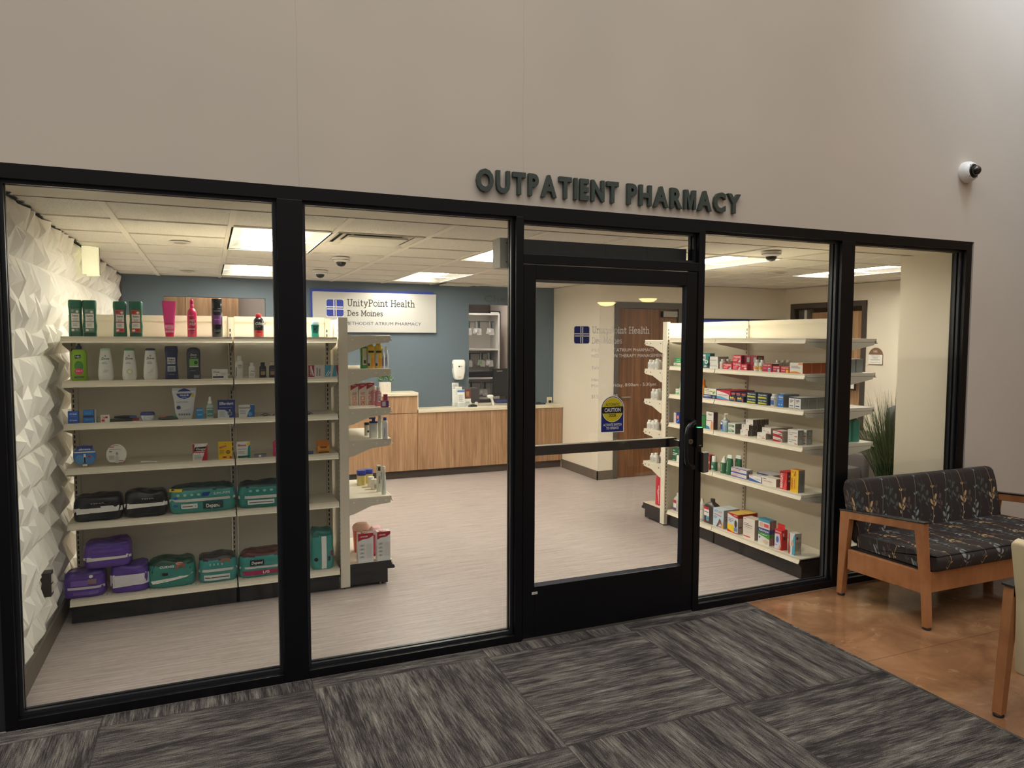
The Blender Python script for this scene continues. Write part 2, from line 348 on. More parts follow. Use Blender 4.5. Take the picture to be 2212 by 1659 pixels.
for y in cy: t.box(-.83,7.2,y-.007,y+.007,CZ-.002,CZ+.006)
struct(t.obj('trim_1',M((232,226,212),.5)))
struct(MB().box(-.83,7.2,cy[0]-.004,cy[0]+.004,CZ-.0035,CZ+.006).obj('trim_2',M((96,82,66),.7)))
struct(MB().box(-1.2,7.4,.15,8.4,CZ+.35,CZ+.4).obj('ceiling_plenum',M((120,115,105),.8)))
# faceted 3-D panels on the left wall
def shard(seed,nx=4,nz=3):
    r=random.Random(seed); vs=[]; fs=[]
    g=[[None]*(nx+1) for _ in range(nz+1)]
    for j in range(nz+1):
        for i in range(nx+1):
            ei=i in(0,nx); ej=j in(0,nz); rr_=random.Random(j*31+5) if ei else r
            g[j][i]=len(vs); vs.append((i/nx+(0 if ei else r.uniform(-.07,.07)),j/nz+(0 if ej else rr_.uniform(-.10,.10)),0.0 if ej else rr_.uniform(0,.012)))
    for j in range(nz):
        for i in range(nx):
            c=[g[j][i],g[j][i+1],g[j+1][i+1],g[j+1][i]]; ax=r.choice((.22,.35,.68,.8)); az=r.choice((.2,.3,.75,.85))
            u=sum(vs[k][0] for k in c)/4+(ax-.5)/nx*.75; v_=sum(vs[k][1] for k in c)/4+(az-.5)/nz*.75
            k=len(vs); vs.append((u,v_,r.uniform(.030,.052)))
            for q in range(4): fs.append((c[q],k,c[(q+1)%4]))
    return vs,fs
pm=MB()
for sx_ in range(10):
    for sz in range(5):
        vs,fs=shard(100+(sx_*3+sz*2)%5); y0=.118+sx_*.5035; z0=.11+sz*.5
        pm.add([(-.866+h,min(y0+u*.5,5.15),min(z0+v*.497,CZ)) for u,v,h in vs],fs)
        pm.add([(-.866,y0-.0035,z0),(-.866,y0,z0),(-.866,y0,min(z0+.5,CZ)),(-.866,y0-.0035,min(z0+.5,CZ))],[(0,3,2,1)])
pm.box(-.875,-.8665,.115,5.15,0,CZ)
o=pm.obj('wall_left_panels',PANELW); struct(o)
# ---------------------------------------------------------------- storefront
def pane(name,parent,x0,x1,z0,z1,y=.057): return MB().box(x0,x1,y,y+.006,z0,z1).obj(name,GLASS,parent)
FH,FB=2.378,.045   # opening head and sill
def framed(n,x0,x1,z0,z1,extra=None):
    e=struct(empty(n,(0,0,0)))
    g=.016
    s_=MB()
    for (a,b_,c_,d) in ((x0,x0+g,z0,z1),(x1-g,x1,z0,z1)): s_.box(a,b_,.034,.052,c_,d); s_.box(a,b_,.066,.084,c_,d)
    for (c_,d) in ((z0,z0+g),(z1-g,z1)): s_.box(x0+g,x1-g,.034,.052,c_,d); s_.box(x0+g,x1-g,.066,.084,c_,d)
    s_.obj('glazing_stop',M((30,32,38),.35),e)
    pane('glass_pane',e,x0+.002,x1-.002,z0+.002,z1-.002)
    return e
JX=[(-.842,-.795),(.3185,.4376),(1.5626,1.6072),(2.777,2.823),(3.951,4.067),(5.186,5.262)]
mull=struct(empty('trim_4'))
MB().box(-.842,-.795,0,.114,0,2.44).obj('jamb',FRAME,mull,bev=.002); MB().box(-.905,-.843,.01,.15,0,2.44).obj('jamb_filler',M((34,38,42),.4),mull)
for a,b_ in JX[1:5]:
    m_=MB(); m_.box(a,b_,0,.114,0,FH-.0005)
    m_.obj('mullion',FRAME,mull,bev=.002)
MB().box(5.186,5.236,0,.114,0,2.44).box(5.236,5.262,.012,.114,0,2.44).obj('jamb',FRAME,mull,bev=.002)
MB().box(-.795,5.186,.0,.114,FH,2.44).obj('head',FRAME,mull)
for a,b_ in ((-.795,.3185),(.4376,1.5626),(2.823,3.951),(4.067,5.186)):
    MB().box(a,b_,0,.114,0,FB).obj('sill',FRAME,mull,bev=.002)
MB().box(1.6072,2.777,0,.114,2.127,2.179).obj('transom_bar',FRAME,mull,bev=.002)
MB().box(1.6072,2.777,0,.114,2.361,FH-.0005).obj('door_head',FRAME,mull)
framed('window_1',-.795,.3185,FB,FH); framed('window_2',.4376,1.5626,FB,FH); framed('window_3',1.6072,2.777,2.179,2.361)
framed('window_4',2.823,3.951,FB,FH); framed('window_5',4.067,5.186,FB,FH)
# entrance door
d=struct(empty('door_1',(1.612,0,0)))
L0,L1=1.612,2.770
def dl(mb,n,mt,bev=0): 
    mb.v=[(x-1.612,y,z) for x,y,z in mb.v]; return mb.obj(n,mt,d,bev=bev)
dl(MB().box(L0,L0+.072,.004,.05,.012,2.122),'stile',FRAME,.002); dl(MB().box(2.692,L1,.004,.05,.012,2.122),'stile',FRAME,.002)
dl(MB().box(L0+.072,2.692,.004,.05,.012,.305),'bottom_rail',FRAME,.002); dl(MB().box(L0+.072,2.692,.004,.05,2.04,2.122),'top_rail',FRAME,.002)
s_=MB(); x0,x1,z0,z1=L0+.072,2.692,.305,2.04
s_.prism([(.010,z0),(.03,z0+.014),(.03,z0)],x0,x1,'x'); s_.prism([(.010,z1),(.03,z1-.012),(.03,z1)],x0,x1,'x')
s_.prism([(x0,.010),(x0+.012,.03),(x0,.03)],z0,z1,'z'); s_.prism([(x1,.010),(x1-.012,.03),(x1,.03)],z0,z1,'z')
dl(s_,'glazing_bead',M((30,31,40),.3))
dl(MB().box(x0,x1,.030,.036,z0,z1),'glass_pane',GLASS)
pb=MB(); pb.box(1.66,2.72,.115,.165,1.037,1.09,0); pb.box(1.665,2.715,.118,.162,1.09,1.0925,1); pb.box(1.66,1.70,.05,.115,1.045,1.082); pb.box(2.69,2.72,.05,.115,1.045,1.082)
dl(pb,'push_bar',[M((20,20,24),.4),M((150,145,135),.35,.6)])
hp=[(2.745,.004,1.208),(2.742,-.03,1.21),(2.726,-.052,1.209),(2.695,-.062,1.20),(2.668,-.064,1.175),(2.66,-.064,1.13),(2.66,-.064,1.0),(2.668,-.064,.962),(2.695,-.062,.94),(2.726,-.052,.931),(2.742,-.03,.93),(2.745,.004,.932)]
dl(MB().tube(hp,.0125,14),'pull_handle',M((24,25,29),.3,.3))
lk=MB(); lk.loft([[(2.737+.017*math.cos(a*.4189),y,1.083+.017*math.sin(a*.4189)) for a in range(15)] for y in (.004,-.006)],0); lk.box(2.7355,2.7385,-.0075,-.006,1.075,1.09,1)
dl(lk,'lock_cylinder',[M((120,116,108),.35,.9),BLACK])
pl=MB(); pl.box(1.668,1.703,.0025,.0045,.262,.277,0); 
p_,f_=text2d('Record',.004,.02,width=.02); pl.add([(1.688+x,.002,.268+z) for x,z in p_],f_,1)
dl(pl,'maker_plate',[M((190,188,182),.4),BLACK])
# transom operator box seen through glass
t=thing('door_operator','charcoal door operator box above the entrance door with an off-white end cap','door operator',(1.5,.12,2.11))
MB().box(.10,1.27,0,.11,.03,.165).obj('housing',M((38,36,36),.5),t)
ec=MB().box(.015,.10,0,.11,.0,.165); ec.box(.05,.058,-.001,0,.03,.034,1).box(.05,.058,-.001,0,.135,.139,1)
ec.obj('end_cap',[M((176,170,156),.5),BLACK],t)
# vinyl lettering on the door glass
FROST=M((212,209,203),.7); NAVY=M((14,24,84),.5)
t=thing('door_lettering','white vinyl lettering and navy cross emblem with pharmacy name and hours on the door glass','lettering',(0,.03,0))
g=MB(); logo(g,1.938,1.688,.098,0,.0006,1,0); p_,f_=rrect2d(1.934,2.040,1.684,1.790,.014); g.add([(x,-.0003,z) for x,z in p_],f_,0); g.obj('emblem',[FROST,NAVY],t)
g=MB()
for tx_,h,z,w_ in (('UnityPoint Health',.036,1.748,.395),('Des Moines',.033,1.688,.205)):
    p_,f_=slab2d(tx_,h,.12,w_); g.add([(2.054+x,-.0006,z+y) for x,y in p_],f_)
for tx_,h,z,w_ in (('METHODIST ATRIUM PHARMACY',.019,1.640,.43),('MEDICATION THERAPY MANAGEMENT',.019,1.606,.505),('Suite 109',.019,1.537,.118),('Hours',.019,1.467,.075),('Monday - Friday, 8:00am - 5:30pm',.019,1.433,.445),('515-471-0005',.019,1.368,.178)):
    p_,f_=text2d(tx_,h,.012,align='l',width=w_); g.add([(2.054+x,-.0006,z+y) for x,y in p_],f_)
g.obj('text_lines',FROST,t)
t=thing('door_sticker','arched blue and yellow AUTOMATIC CAUTION DOOR sticker on the door glass','sticker',(2.197,.029,1.163))
BLK=M((12,12,14),.5)
def arch(w,h,n=16): 
    return [(-w/2,0),(w/2,0)]+[(w/2*math.cos(math.pi*i/n),h-w/2+w/2*math.sin(math.pi*i/n)) for i in range(n+1)]
g=MB(); p_=arch(.158,.216); g.add([(x,0,z) for x,z in p_],[tuple(range(len(p_)))],0)
p_=arch(.150,.209); g.add([(x,-.0004,z+.0035) for x,z in p_],[tuple(range(len(p_)))],1)
for rx,mi,dy in ((.0755,3,.0006),(.0715,0,.0008),(.069,2,.0010)):
    p_,f_=ellipse2d(0,.134,rx,rx*1.03,32); g.add([(x,-dy,z) for x,z in p_],f_,mi)
g.box(-.074,.074,-.0013,-.001,.113,.152,3)
g.obj('backing',[WHITE,M((10,28,110),.5),M((188,172,22),.5),BLK],t)
g=MB()
for tx_,h,z,w_,mi in (('AUTOMATIC',.016,.157,.095,0),('CAUTION',.022,.1215,.11,1),('DOOR',.017,.092,.05,0),('ACTIVATE SWITCH',.014,.038,.125,1),('TO OPERATE',.014,.018,.085,1)):
    p_,f_=text2d(tx_,h,.03,width=w_); g.add([(x,-.0016,z+y) for x,y in p_],f_,mi)
g.obj('text_lines',[BLK,M((200,200,205),.5)],t)
# readers
t=thing('card_reader','black card reader with a green light bar on the mullion right of the door handle','card reader',(2.793,0,1.045))
MB().box(-.024,.024,-.024,0,0,.125).obj('housing',M((10,10,12),.25),t,bev=.004); MB().box(-.016,.016,-.0252,-.006,.1245,.1262).obj('status_light',M((90,220,150),.4,emit=1.2),t)
g=MB(); p_,f_=text2d('SALTO',.005,.03,width=.016); g.add([(x+.002,-.0245,z+.012) for x,z in p_],f_); g.obj('lettering',M((190,190,190),.5),t)
t=thing('lock_control','small grey-faced rectangular lock module below the card reader','lock module',(2.838,0,.885))
MB().box(-.024,.024,-.026,0,0,.128).obj('housing',M((40,38,36),.35),t,bev=.005); MB().box(-.019,.019,-.0275,-.026,.004,.118).obj('face',M((84,80,74),.4),t); MB().box(-.02,.02,-.0278,-.004,.122,.1285).obj('trim_strip',M((190,190,188),.3,.6),t)
# sign letters on the wall
SIGN=M((58,68,64),.5); t=thing('wall_sign_letters','dark green-grey raised capitals reading OUTPATIENT PHARMACY above the entrance door','sign',(1.325,0,2.497))
def letters(word,x,w,h,z=0):
    ws=[glyph_mesh(ch,.062,3)[2] for ch in word]; gap=.0155; sx=(w-gap*(len(word)-1))/sum(ws); pos=x
    for ch,wc in zip(word,ws):
        v2,f2,_=glyph_mesh(ch,.062,3); g=MB(); X_=lambda i:pos+v2[i][0]*sx
        g.add([(pos+a*sx,-.022,z+b_*h) for a,b_ in v2],[tuple(reversed(q)) for q in f2])
        g.add([(pos+a*sx,0,z+b_*h) for a,b_ in v2],f2)
        ed=set((q[i],q[(i+1)%len(q)]) for q in f2 for i in range(len(q)))
        for i,j2 in ed:
            if (j2,i) not in ed: g.add([(X_(k),yy,z+v2[k][1]*h) for k,yy in ((i,-.022),(i,0),(j2,0),(j2,-.022))],[(0,1,2,3)])
        g.obj('letter',SIGN,t); pos+=wc*sx+gap
letters('OUTPATIENT',0,.866,.107); letters('PHARMACY',.925,.818,.107)
# dome camera on the atrium wall
t=thing('dome_camera','white wall-mounted dome security camera with black lens, high on the right of the wall','camera',(5.13,0,2.935))
def ringy(prof,n=28,cx=0,cz=0): return [[(cx+r*math.cos(2*math.pi*i/n),y,cz+r*math.sin(2*math.pi*i/n)) for i in range(n)][::-1] for y,r in prof]
MB().loft(ringy([(0,.074),(-.012,.076),(-.04,.072),(-.062,.060),(-.066,.052)]),0).obj('housing',M((226,226,226),.4),t)
MB().loft(ringy([(-.064,.05),(-.07,.049),(-.072,.044)]),0).obj('collar',M((14,14,16),.3),t)
MB().loft(ringy([(-.07,.036),(-.085,.035),(-.1,.029),(-.11,.018),(-.113,.004)]),0).obj('lens_dome',M((6,6,8),.05,spec=.8),t)
g=MB()
for a in (45,135,225,315): g.loft(ringy([(-.0655,.003),(-.067,.0028)],8,.057*math.cos(math.radians(a)),.057*math.sin(math.radians(a))),0)
g.obj('screws',BLACK,t)
# ---------------------------------------------------------------- ceiling fixtures
LENS=M((255,248,234),.5,emit=27,name='lamp lens')
def troffer(i,j,label):
    t=thing('ceiling_light',label,'ceiling light',(cx[i]+.308,cy[j]+.61,CZ),group='recessed panel lights in the shop ceiling')
    g=MB()
    # curved reflector: half cylinders up from each long side to the lens
    hw,hl=.29,.592
    pts=[(-hw,0),(-.24,.035),(-.17,.062),(-.12,.07)]
    for s in (1,-1):
        for (a,za),(b_,zb) in zip(pts,pts[1:]): g.add([(s*a,-hl,za),(s*b_,-hl,zb),(s*b_,hl,zb),(s*a,hl,za)],[(0,1,2,3) if s<0 else (3,2,1,0)],0,True)
    for y in (-hl,hl): g.add([(-hw,y,0),(hw,y,0),(hw,y,.085),(-hw,y,.085)],[(0,1,2,3)])
    g.add([(-.12,-hl,.085),(.12,-hl,.085),(.12,hl,.085),(-.12,hl,.085)],[(3,2,1,0)])
    g.box(-.121,-.119,-hl,hl,.066,.085).box(.119,.121,-hl,hl,.066,.085)
    g.obj('reflector',M((184,182,176),.6),t)
    MB().box(-.118,.118,-.58,.58,.024,.030).obj('lens',LENS,t)
    MB().box(-.302,-.29,-.602,.602,-.004,.004).box(.29,.302,-.602,.602,-.004,.004).box(-.29,.29,-.602,-.592,-.004,.004).box(-.29,.29,.592,.602,-.004,.004).obj('frame',M((225,220,206),.5),t)
    return t
for (i,j),lb in zip(lights,('recessed ceiling light nearest the window, above the long left shelving','recessed ceiling light near the back wall, above the left service window','recessed ceiling light nearest the window in the middle of the shop','recessed ceiling light near the back wall beside the wide name sign','recessed ceiling light above the right shelving','recessed ceiling light at far right, beyond the right shelving'  )):
    troffer(i,j,lb)
def vent(i,j,label):
    t=thing('air_diffuser',label,'air vent',(cx[i]+.308,cy[j]+.305,CZ),group='ceiling air vents')
    g=MB()
    for s,z in ((.30,0),(.235,.012),(.17,.02)): 
        for k in range(4):
            a=s; b_=s-.045
            q=[(-a,-a,z-.004),(a,-a,z-.004),(b_,-b_,z+.012),(-b_,-b_,z+.012)]
            r_=math.pi/2*k; g.add([(x*math.cos(r_)-y*math.sin(r_),x*math.sin(r_)+y*math.cos(r_),zz) for x,y,zz in q],[(3,2,1,0)])
    g.box(-.305,.305,-.305,.305,.03,.034,1); g.obj('vanes',[M((214,208,194),.5),M((70,66,60),.7)],t)
    MB().box(-.20,.20,-.20,.20,-.01,.002).obj('plaque',M((224,219,205),.5),t)
vent(2,1,'square flush air vent plate in the ceiling right of the nearest left light'); vent(5,7,'square air vent in the ceiling beside the back wall')
def dome(x,y,label):
    t=thing('dome_camera',label,'camera',(x,y,CZ),group='ceiling dome cameras')
    MB().sup([(-.001,.075,.075),(-.018,.073,.073),(-.036,.052,.052),(-.038,.04,.04)][::-1],2).obj('housing',M((228,226,220),.4),t)
    MB().sup([(-.014,.0735,.0735),(-.022,.071,.071)][::-1],2).obj('dark_ring',M((30,30,32),.3),t)  # dark band around the camera housing
    MB().sup([(-.036,.042,.042),(-.052,.039,.039),(-.066,.028,.028),(-.074,.008,.008)][::-1],2).obj('lens_dome',M((20,20,24),.08),t)
dome(1.05,2.53,'white dome camera on the ceiling, the nearer of the two over the middle aisle'); dome(1.06,3.81,'white dome camera on the ceiling, the farther of the two over the middle aisle'); dome(4.0,.72,'white dome camera on the ceiling above the right shelving')
for x,y,lb in ((-.16,2.0,'round flush ceiling speaker, the nearer of the two over the left shelving'),(-.17,4.45,'round flush ceiling speaker, the farther of the two over the left shelving'),(5.33,2.04,'round flush ceiling speaker at the right of the shop')):
    t=thing('ceiling_speaker',lb,'speaker',(x,y,CZ),group='round ceiling speakers')
    MB().sup([(-.008,.045,.045),(-.002,.07,.07),(-.0005,.072,.072)],2).obj('rim',M((205,198,184),.5),t)
    MB().sup([(-.0095,.04,.04),(-.0085,.042,.042)],2).obj('grille',M((160,154,142),.7),t)
# half-round wall sconce on the faceted wall
t=thing('wall_sconce','cream half-round wall sconce on the white faceted wall','wall lamp',(-.812,2.45,2.165))
rings=[]
for z in (0,.20): rings.append([(.10*math.cos(math.radians(a)),.105*math.sin(math.radians(a)),z) for a in range(-90,91,12)])
g=MB(); n=len(rings[0]); g.add(rings[0]+rings[1],[(i,i+1,n+i+1,n+i) for i in range(n-1)],0,True); g.add([(x*.96,y*.96,z) for r in rings for x,y,z in r],[(n+i,n+i+1,i+1,i) for i in range(n-1)],0,True)
g.obj('shade',M((244,240,205),.5,emit=.35),t)
g=MB()
for a in (-14,2): g.box(.099,.1015,.1*math.sin(math.radians(a))-.0025,.1*math.sin(math.radians(a))+.0025,0,.2)
g.obj('slots',M((110,100,70),.6),t)
# wall outlet on the left wall
t=thing('wall_outlet','brown double outlet plate on the faceted left wall near the floor','outlet',(-.864,.9,.33))
MB().box(0,.054,-.036,.036,-.025,.105).obj('plate',M((40,34,30),.4),t); MB().box(.054,.057,-.018,.018,-.008,.033).box(.054,.057,-.018,.018,.047,.088).obj('sockets',M((226,220,196),.4),t)
# ---------------------------------------------------------------- shelving units
def gondola(name,label,T,seams,zs,H,back_v,two=True,loc=(0,0,0)):
    # T maps (u,v,z) boxes: u along the run, v depth from the front lip
    t=thing(name,label,'shelving unit',loc)
    lx,ly,_=loc
    def tb(mb,u0,u1,v0,v1,z0,z1,mi=0):
        a=T(u0,v0); b_=T(u1,v1); mb.box(a[0]-lx,b_[0]-lx,a[1]-ly,b_[1]-ly,z0,z1,mi)
    def ex(mb,pts,u0,u1,mi=0):
        n=len(pts); vs=[]
        for u in (u0,u1):
            for v,z in pts:
                a=T(u,v); vs.append((a[0]-lx,a[1]-ly,z))
        mb.add(vs,[tuple(range(n))[::-1],tuple(range(n,2*n))]+[(i,(i+1)%n,n+(i+1)%n,n+i) for i in range(n)],mi)
    bt=.045
    for a,b_ in zip(seams,seams[1:]):
        m_=MB(); tb(m_,a+.02,b_-.02,back_v+.015,back_v+bt-.015,.10,H-.012)
        tb(m_,a+.02,b_-.02,back_v+.008,back_v+bt-.008,H-.035,H); m_.obj('back_panel',SHELF,t)
    for u in seams:
        m_=MB(); tb(m_,u-.018,u+.018,back_v,back_v+bt,.0,H-.006)
        for z in [i*.032+.12 for i in range(int((H-.2)/.032)+1)]:
            tb(m_,u-.010,u-.003,back_v-.0012,back_v,z,z+.02,1); 
            if two: tb(m_,u-.010,u-.003,back_v+bt,back_v+bt+.0012,z,z+.02,1)
        m_.obj('slotted_upright',[SHELFD,SLOT],t)
    sides=[(lambda v:v)]
    if two: sides.append(lambda v:2*back_v+bt-v)
    for fl in sides:
        for bi,(a,b_) in enumerate(zip(seams,seams[1:])):
            a2,b2=a+.004,b_-.004
            if bi==0: a2=a-.012
            if bi==len(seams)-2: b2=b_+.012
            for k,z in enumerate(zs):
                m_=MB(); deck=(k==len(zs)-1)
                P_=[(.012,z),(back_v-.002,z),(back_v-.002,z-.022),(.03,z-.022),(.012,z-.012)]
                ex(m_,[(fl(v),q) for v,q in P_],a2,b2)
                lip=[(0.004,z+.002),(.012,z+.002),(.012,z-.008),(.004,z-.034),(-.008,z-.036),(-.010,z-.033),(.0,z-.029),(.006,z-.010)]
                ex(m_,[(fl(v),q) for v,q in lip],a2,b2)
                s=m_.obj('base_shelf' if deck else 'shelf',SHELF,t)
                if deck:
                    g=MB()
                    for q in range(int((b2-a2-.06)/.026)):
                        for dv in (.045,.06): tb(g,a2+.03+q*.026,a2+.036+q*.026,fl(dv),fl(dv+.004),z,z+.0006)
                    g.obj('perforations',SLOT,s)
                else:
                    for uu_ in (a2+.002,b2-.005):
                        g=MB(); ex(g,[(fl(v),q) for v,q in [(.016,z-.022),(back_v+.002,z-.022),(back_v+.002,z-.10),(back_v-.06,z-.088),(.03,z-.047)]],uu_,uu_+.003); g.obj('bracket',SHELFD,s)
        m_=MB(); zd=zs[-1]
        for a,b_ in zip(seams,seams[1:]): tb(m_,a-.01,b_+.01,fl(.03),fl(.05),.004,zd-.022)
        m_.obj('kick_plate',KICK,t)
        for u in (seams[0]-.012,seams[-1]+.008):
            m_=MB(); ex(m_,[(fl(v),q) for v,q in [(.0,zd-.034),(.012,zd-.008),(back_v,zd-.008),(back_v,.01),(.05,.01),(.05,zd-.06),(.02,zd-.06)]],u,u+.004); m_.obj('base_bracket',KICK,t)
    return t
def endcap(name,label,T,u0,ut,L,v0,v1,zs,H,loc):
    # frame across the run's end: u0..ut thick, shelves to u0+L beyond; v0..v1 across
    t=thing(name,label,'shelving unit',loc); lx,ly,_=loc
    def tb(mb,u0_,u1,va,vb,z0,z1,mi=0):
        a=T(u0_,va); b_=T(u1,vb); mb.box(a[0]-lx,b_[0]-lx,a[1]-ly,b_[1]-ly,z0,z1,mi)
    def ex(mb,pts,va,vb,mi=0):
        n=len(pts); vs=[]
        for v in (va,vb):
            for u,z in pts: a=T(u,v); vs.append((a[0]-lx,a[1]-ly,z))
        mb.add(vs,[tuple(range(n))[::-1],tuple(range(n,2*n))]+[(i,(i+1)%n,n+(i+1)%n,n+i) for i in range(n)],mi)
    for va,vb in ((v0,v0+.035),(v1-.035,v1)):
        m_=MB(); tb(m_,u0,ut,va,vb,.012,H)
        for z in [i*.032+.12 for i in range(int((H-.2)/.032)+1)]:
            tb(m_,ut,ut+.0012,va+.014,va+.02,z,z+.02,1); tb(m_,u0-.0012,u0,va+.014,va+.02,z,z+.02,1)
        tb(m_,u0+.02,u0+.03,va+.01,va+.02,0,.012,1)
        m_.obj('slotted_upright',[SHELF,SLOT],t)
    m_=MB(); tb(m_,u0+.02,ut-.02,v0+.035,v1-.035,.10,H-.01); m_.obj('back_panel',SHELF,t)
    u1=ut+L
    for k,z in enumerate(zs):
        deck=k==len(zs)-1; m_=MB()
        ex(m_,[(ut+.002,z),(u1-.012,z),(u1-.012,z-.012),(u1-.03,z-.022),(ut+.002,z-.022)],v0+.004,v1-.004)
        ex(m_,[(u1-.004,z+.002),(u1-.012,z+.002),(u1-.012,z-.008),(u1-.004,z-.034),(u1+.008,z-.036),(u1+.010,z-.033),(u1,z-.029),(u1-.006,z-.010)],v0-.002,v1+.002)
        s=m_.obj('base_shelf' if deck else 'shelf',SHELF,t)
        if not deck:
            for va in (v0-.002,v1-.001):
                g=MB(); ex(g,[(u1-.008,z-.004),(ut,z-.004),(ut,z-.115),(ut+.03,z-.108),(ut+.15,z-.06),(u1-.014,z-.047)],va,va+.003)
                dv=-.0006 if va<v1-.1 else .003
                for uu_ in (ut+.03,ut+.19,ut+.25):
                    pts=[(uu_+.006*math.cos(a*.785),z-.028+.006*math.sin(a*.785)) for a in range(8)]
                    ex(g,pts,va+dv,va+dv+.0006,1)
                g.obj('bracket',[SHELFD,M((238,232,214),.5) if va<v1-.1 and u0>0 and T(0,0)[0]<2 else SLOT],s)
        else:
            g=MB()
            for q in range(20):
                for du in (.04,.055): tb(g,u1-du-.004,u1-du,v0+.03+q*.028,v0+.036+q*.028,z,z+.0006)
            g.obj('perforations',SLOT,s)
    zd=zs[-1]
    for va in (v0+.0,v1-.004):
        m_=MB(); ex(m_,[(ut,zd-.004),(u1-.01,zd-.004),(u1+.016,zd-.05),(u1+.012,zd-.062),(u1-.05,zd-.06),(u1-.05,.02),(ut,.02)],va,va+.004); m_.obj('base_bracket',KICK,t)
    m_=MB(); tb(m_,u1-.055,u1-.035,v0+.004,v1-.004,.012,zd-.022); m_.obj('kick_plate',KICK,t)
    m_=MB(); tb(m_,u1-.09,u1-.075,v0+.02,v0+.035,0,.02); tb(m_,u1-.09,u1-.075,v1-.035,v1-.02,0,.02); m_.obj('levelling_foot',M((150,148,140),.4,.6),t)
    return t
LZ=[1.716,1.455,1.205,.94,.61,.15]; LF=1.225; GH=1.856
TL=lambda u,v:(u,LF+v)
gondola('shelving_unit','long cream two-sided shelving unit on the left, beside the faceted white wall',TL,[-.77,.15,.785],LZ,GH,.325,True,(0,1.57,0))
LE=[1.731,1.505,1.237,1.021,.622,.17]
endcap('end_shelving_unit','cream end shelving unit closing the right end of the left shelving run',lambda u,v:(u,1.24+v),.806,.868,.295,0,.66,LE,1.85,(.86,1.57,0))
RZ=[1.72,1.47,1.215,.955,.61,.15]; RF=3.853
TR=lambda u,v:(RF+v,u)
gondola('shelving_unit','long cream two-sided shelving unit on the right, full of medicine boxes',TR,[.22,1.18,1.80],RZ,1.868,.325,True,(4.2,1.0,0))
RE=[1.70,1.43,1.145,.86,.55,.15]
endcap('end_shelving_unit','cream end shelving unit at the far end of the right shelving run',lambda u,v:(3.83+v,u),1.822,1.885,.29,0,.70,RE,1.868,(4.18,1.85,0))
# ---------------------------------------------------------------- counter and back wall
t=thing('service_counter','oak-fronted service counter with pale top along the slate blue wall','counter',(3.3,5.0,0))
MB().box(-2.4,1.03,-.08,.149,0,.10).obj('toe_kick',M((72,62,56),.5),t)
for a,b_ in ((-2.4,-.955),(-.951,.0),(.004,1.02)):
    MB().box(a,b_,-.14,.0,.10,.80).obj('front_panel',OAK,t)
MB().box(-2.4,1.02,0,.149,.10,.80).obj('carcass',OAK,t)
MB().box(-.945,1.03,-.155,.149,.802,.842).obj('countertop',TOP,t,bev=.003)
MB().box(-2.4,-.955,-.14,.149,.802,1.012).obj('raised_panel',OAK,t); MB().box(-2.4,-.945,-.155,.149,1.014,1.054).obj('raised_top',TOP,t,bev=.003)
MB().box(-.955,-.945,-.15,.149,.842,1.014).obj('raised_edge',TOP,t)
MB().box(-2.4,-.955,-.1415,-.139,.797,.803).obj('seam_strip',M((40,30,24),.8),t)  # dark strip along the seam below the raised panel
# name sign
t=thing('name_sign','wide brushed silver pharmacy name sign with a blue backing panel, on the slate blue wall','sign',(1.13,5.15,1.78))
MB().box(0,1.50,-.02,0,.03,.512).obj('backing_panel',M((44,72,176),.5),t)
MB().box(.022,1.53,-.045,-.021,0,.478).obj('face_panel',M((205,204,200),.38,.55),t)
g=MB(); p_,f_=rrect2d(.176,.386,.183,.393,.024); g.add([(x,-.0456,z) for x,z in p_],f_,0); logo(g,.181,.188,.20,-.046,.0005,1,0); g.obj('emblem',[WHITE,M((40,62,160),.5)],t)
g=MB()
for tx_,h,z,w_,th,mi in (('UnityPoint Health',.077,.315,.835,.12,0),('Des Moines',.062,.198,.435,.13,0)):
    p_,f_=slab2d(tx_,h,th,w_); g.add([(.426+x,-.0458,z+y) for x,y in p_],f_,mi)
p_,f_=text2d('METHODIST ATRIUM PHARMACY',.038,0,align='l',width=.935); g.add([(.40+x,-.0458,.088+y) for x,y in p_],f_,1)
g.obj('lettering',[M((40,44,44),.5),M((62,66,92),.5)],t)
# faint wall lettering above the right service window
g=MB(); p_,f_=text2d('Check In',.085,.02,align='l',width=.66); g.add([(3.32+x,5.146,2.185+y) for x,y in p_],f_)
tag(g.obj('wall_lettering',M((78,92,92),.5)),'faint dark raised lettering reading Check In above the right service window','lettering')
t=thing('soap_dispenser','white wall-mounted hand sanitizer dispenser left of the right service window','dispenser',(2.955,5.15,1.19))
MB().sup([(.0,.05,.04),(.02,.062,.048),(.1,.078,.055),(.22,.08,.052),(.245,.07,.042),(.25,.055,.03)],5,0,-.05).obj('body',M((232,232,226),.35),t)
MB().sup([(-.006,.04,.035),(.03,.046,.05),(.038,.03,.053)],3,0,-.052).obj('drip_cup',M((206,204,196),.4),t)
g=MB(); g.box(-.02,.0,-.1078,-.107,.155,.175).box(.006,.03,-.1078,-.107,.163,.169); g.obj('print',M((60,60,60),.5),t); MB().box(-.0805,-.079,-.07,-.045,.14,.2).obj('sight_window',M((90,90,90),.3),t)
t=thing('power_outlet','cream outlet plate with a black plug at the right end of the counter','outlet',(4.27,5.15,.86))
MB().box(-.037,.037,-.008,0,-.058,.058).obj('plate',M((226,214,190),.4),t); MB().tube([(0,-.008,0),(0,-.04,0)],.018).tube([(0,-.04,0),(-.04,-.055,-.03),(-.12,-.06,-.015-.0)],.006).obj('plug_and_cord',BLACK,t)
g=MB(); g.sup([(.842,.11,.06),(.856,.11,.06)],4,4.02,5.0); g.sup([(.856,.05,.035),(.868,.045,.03)],3,4.02,5.0)
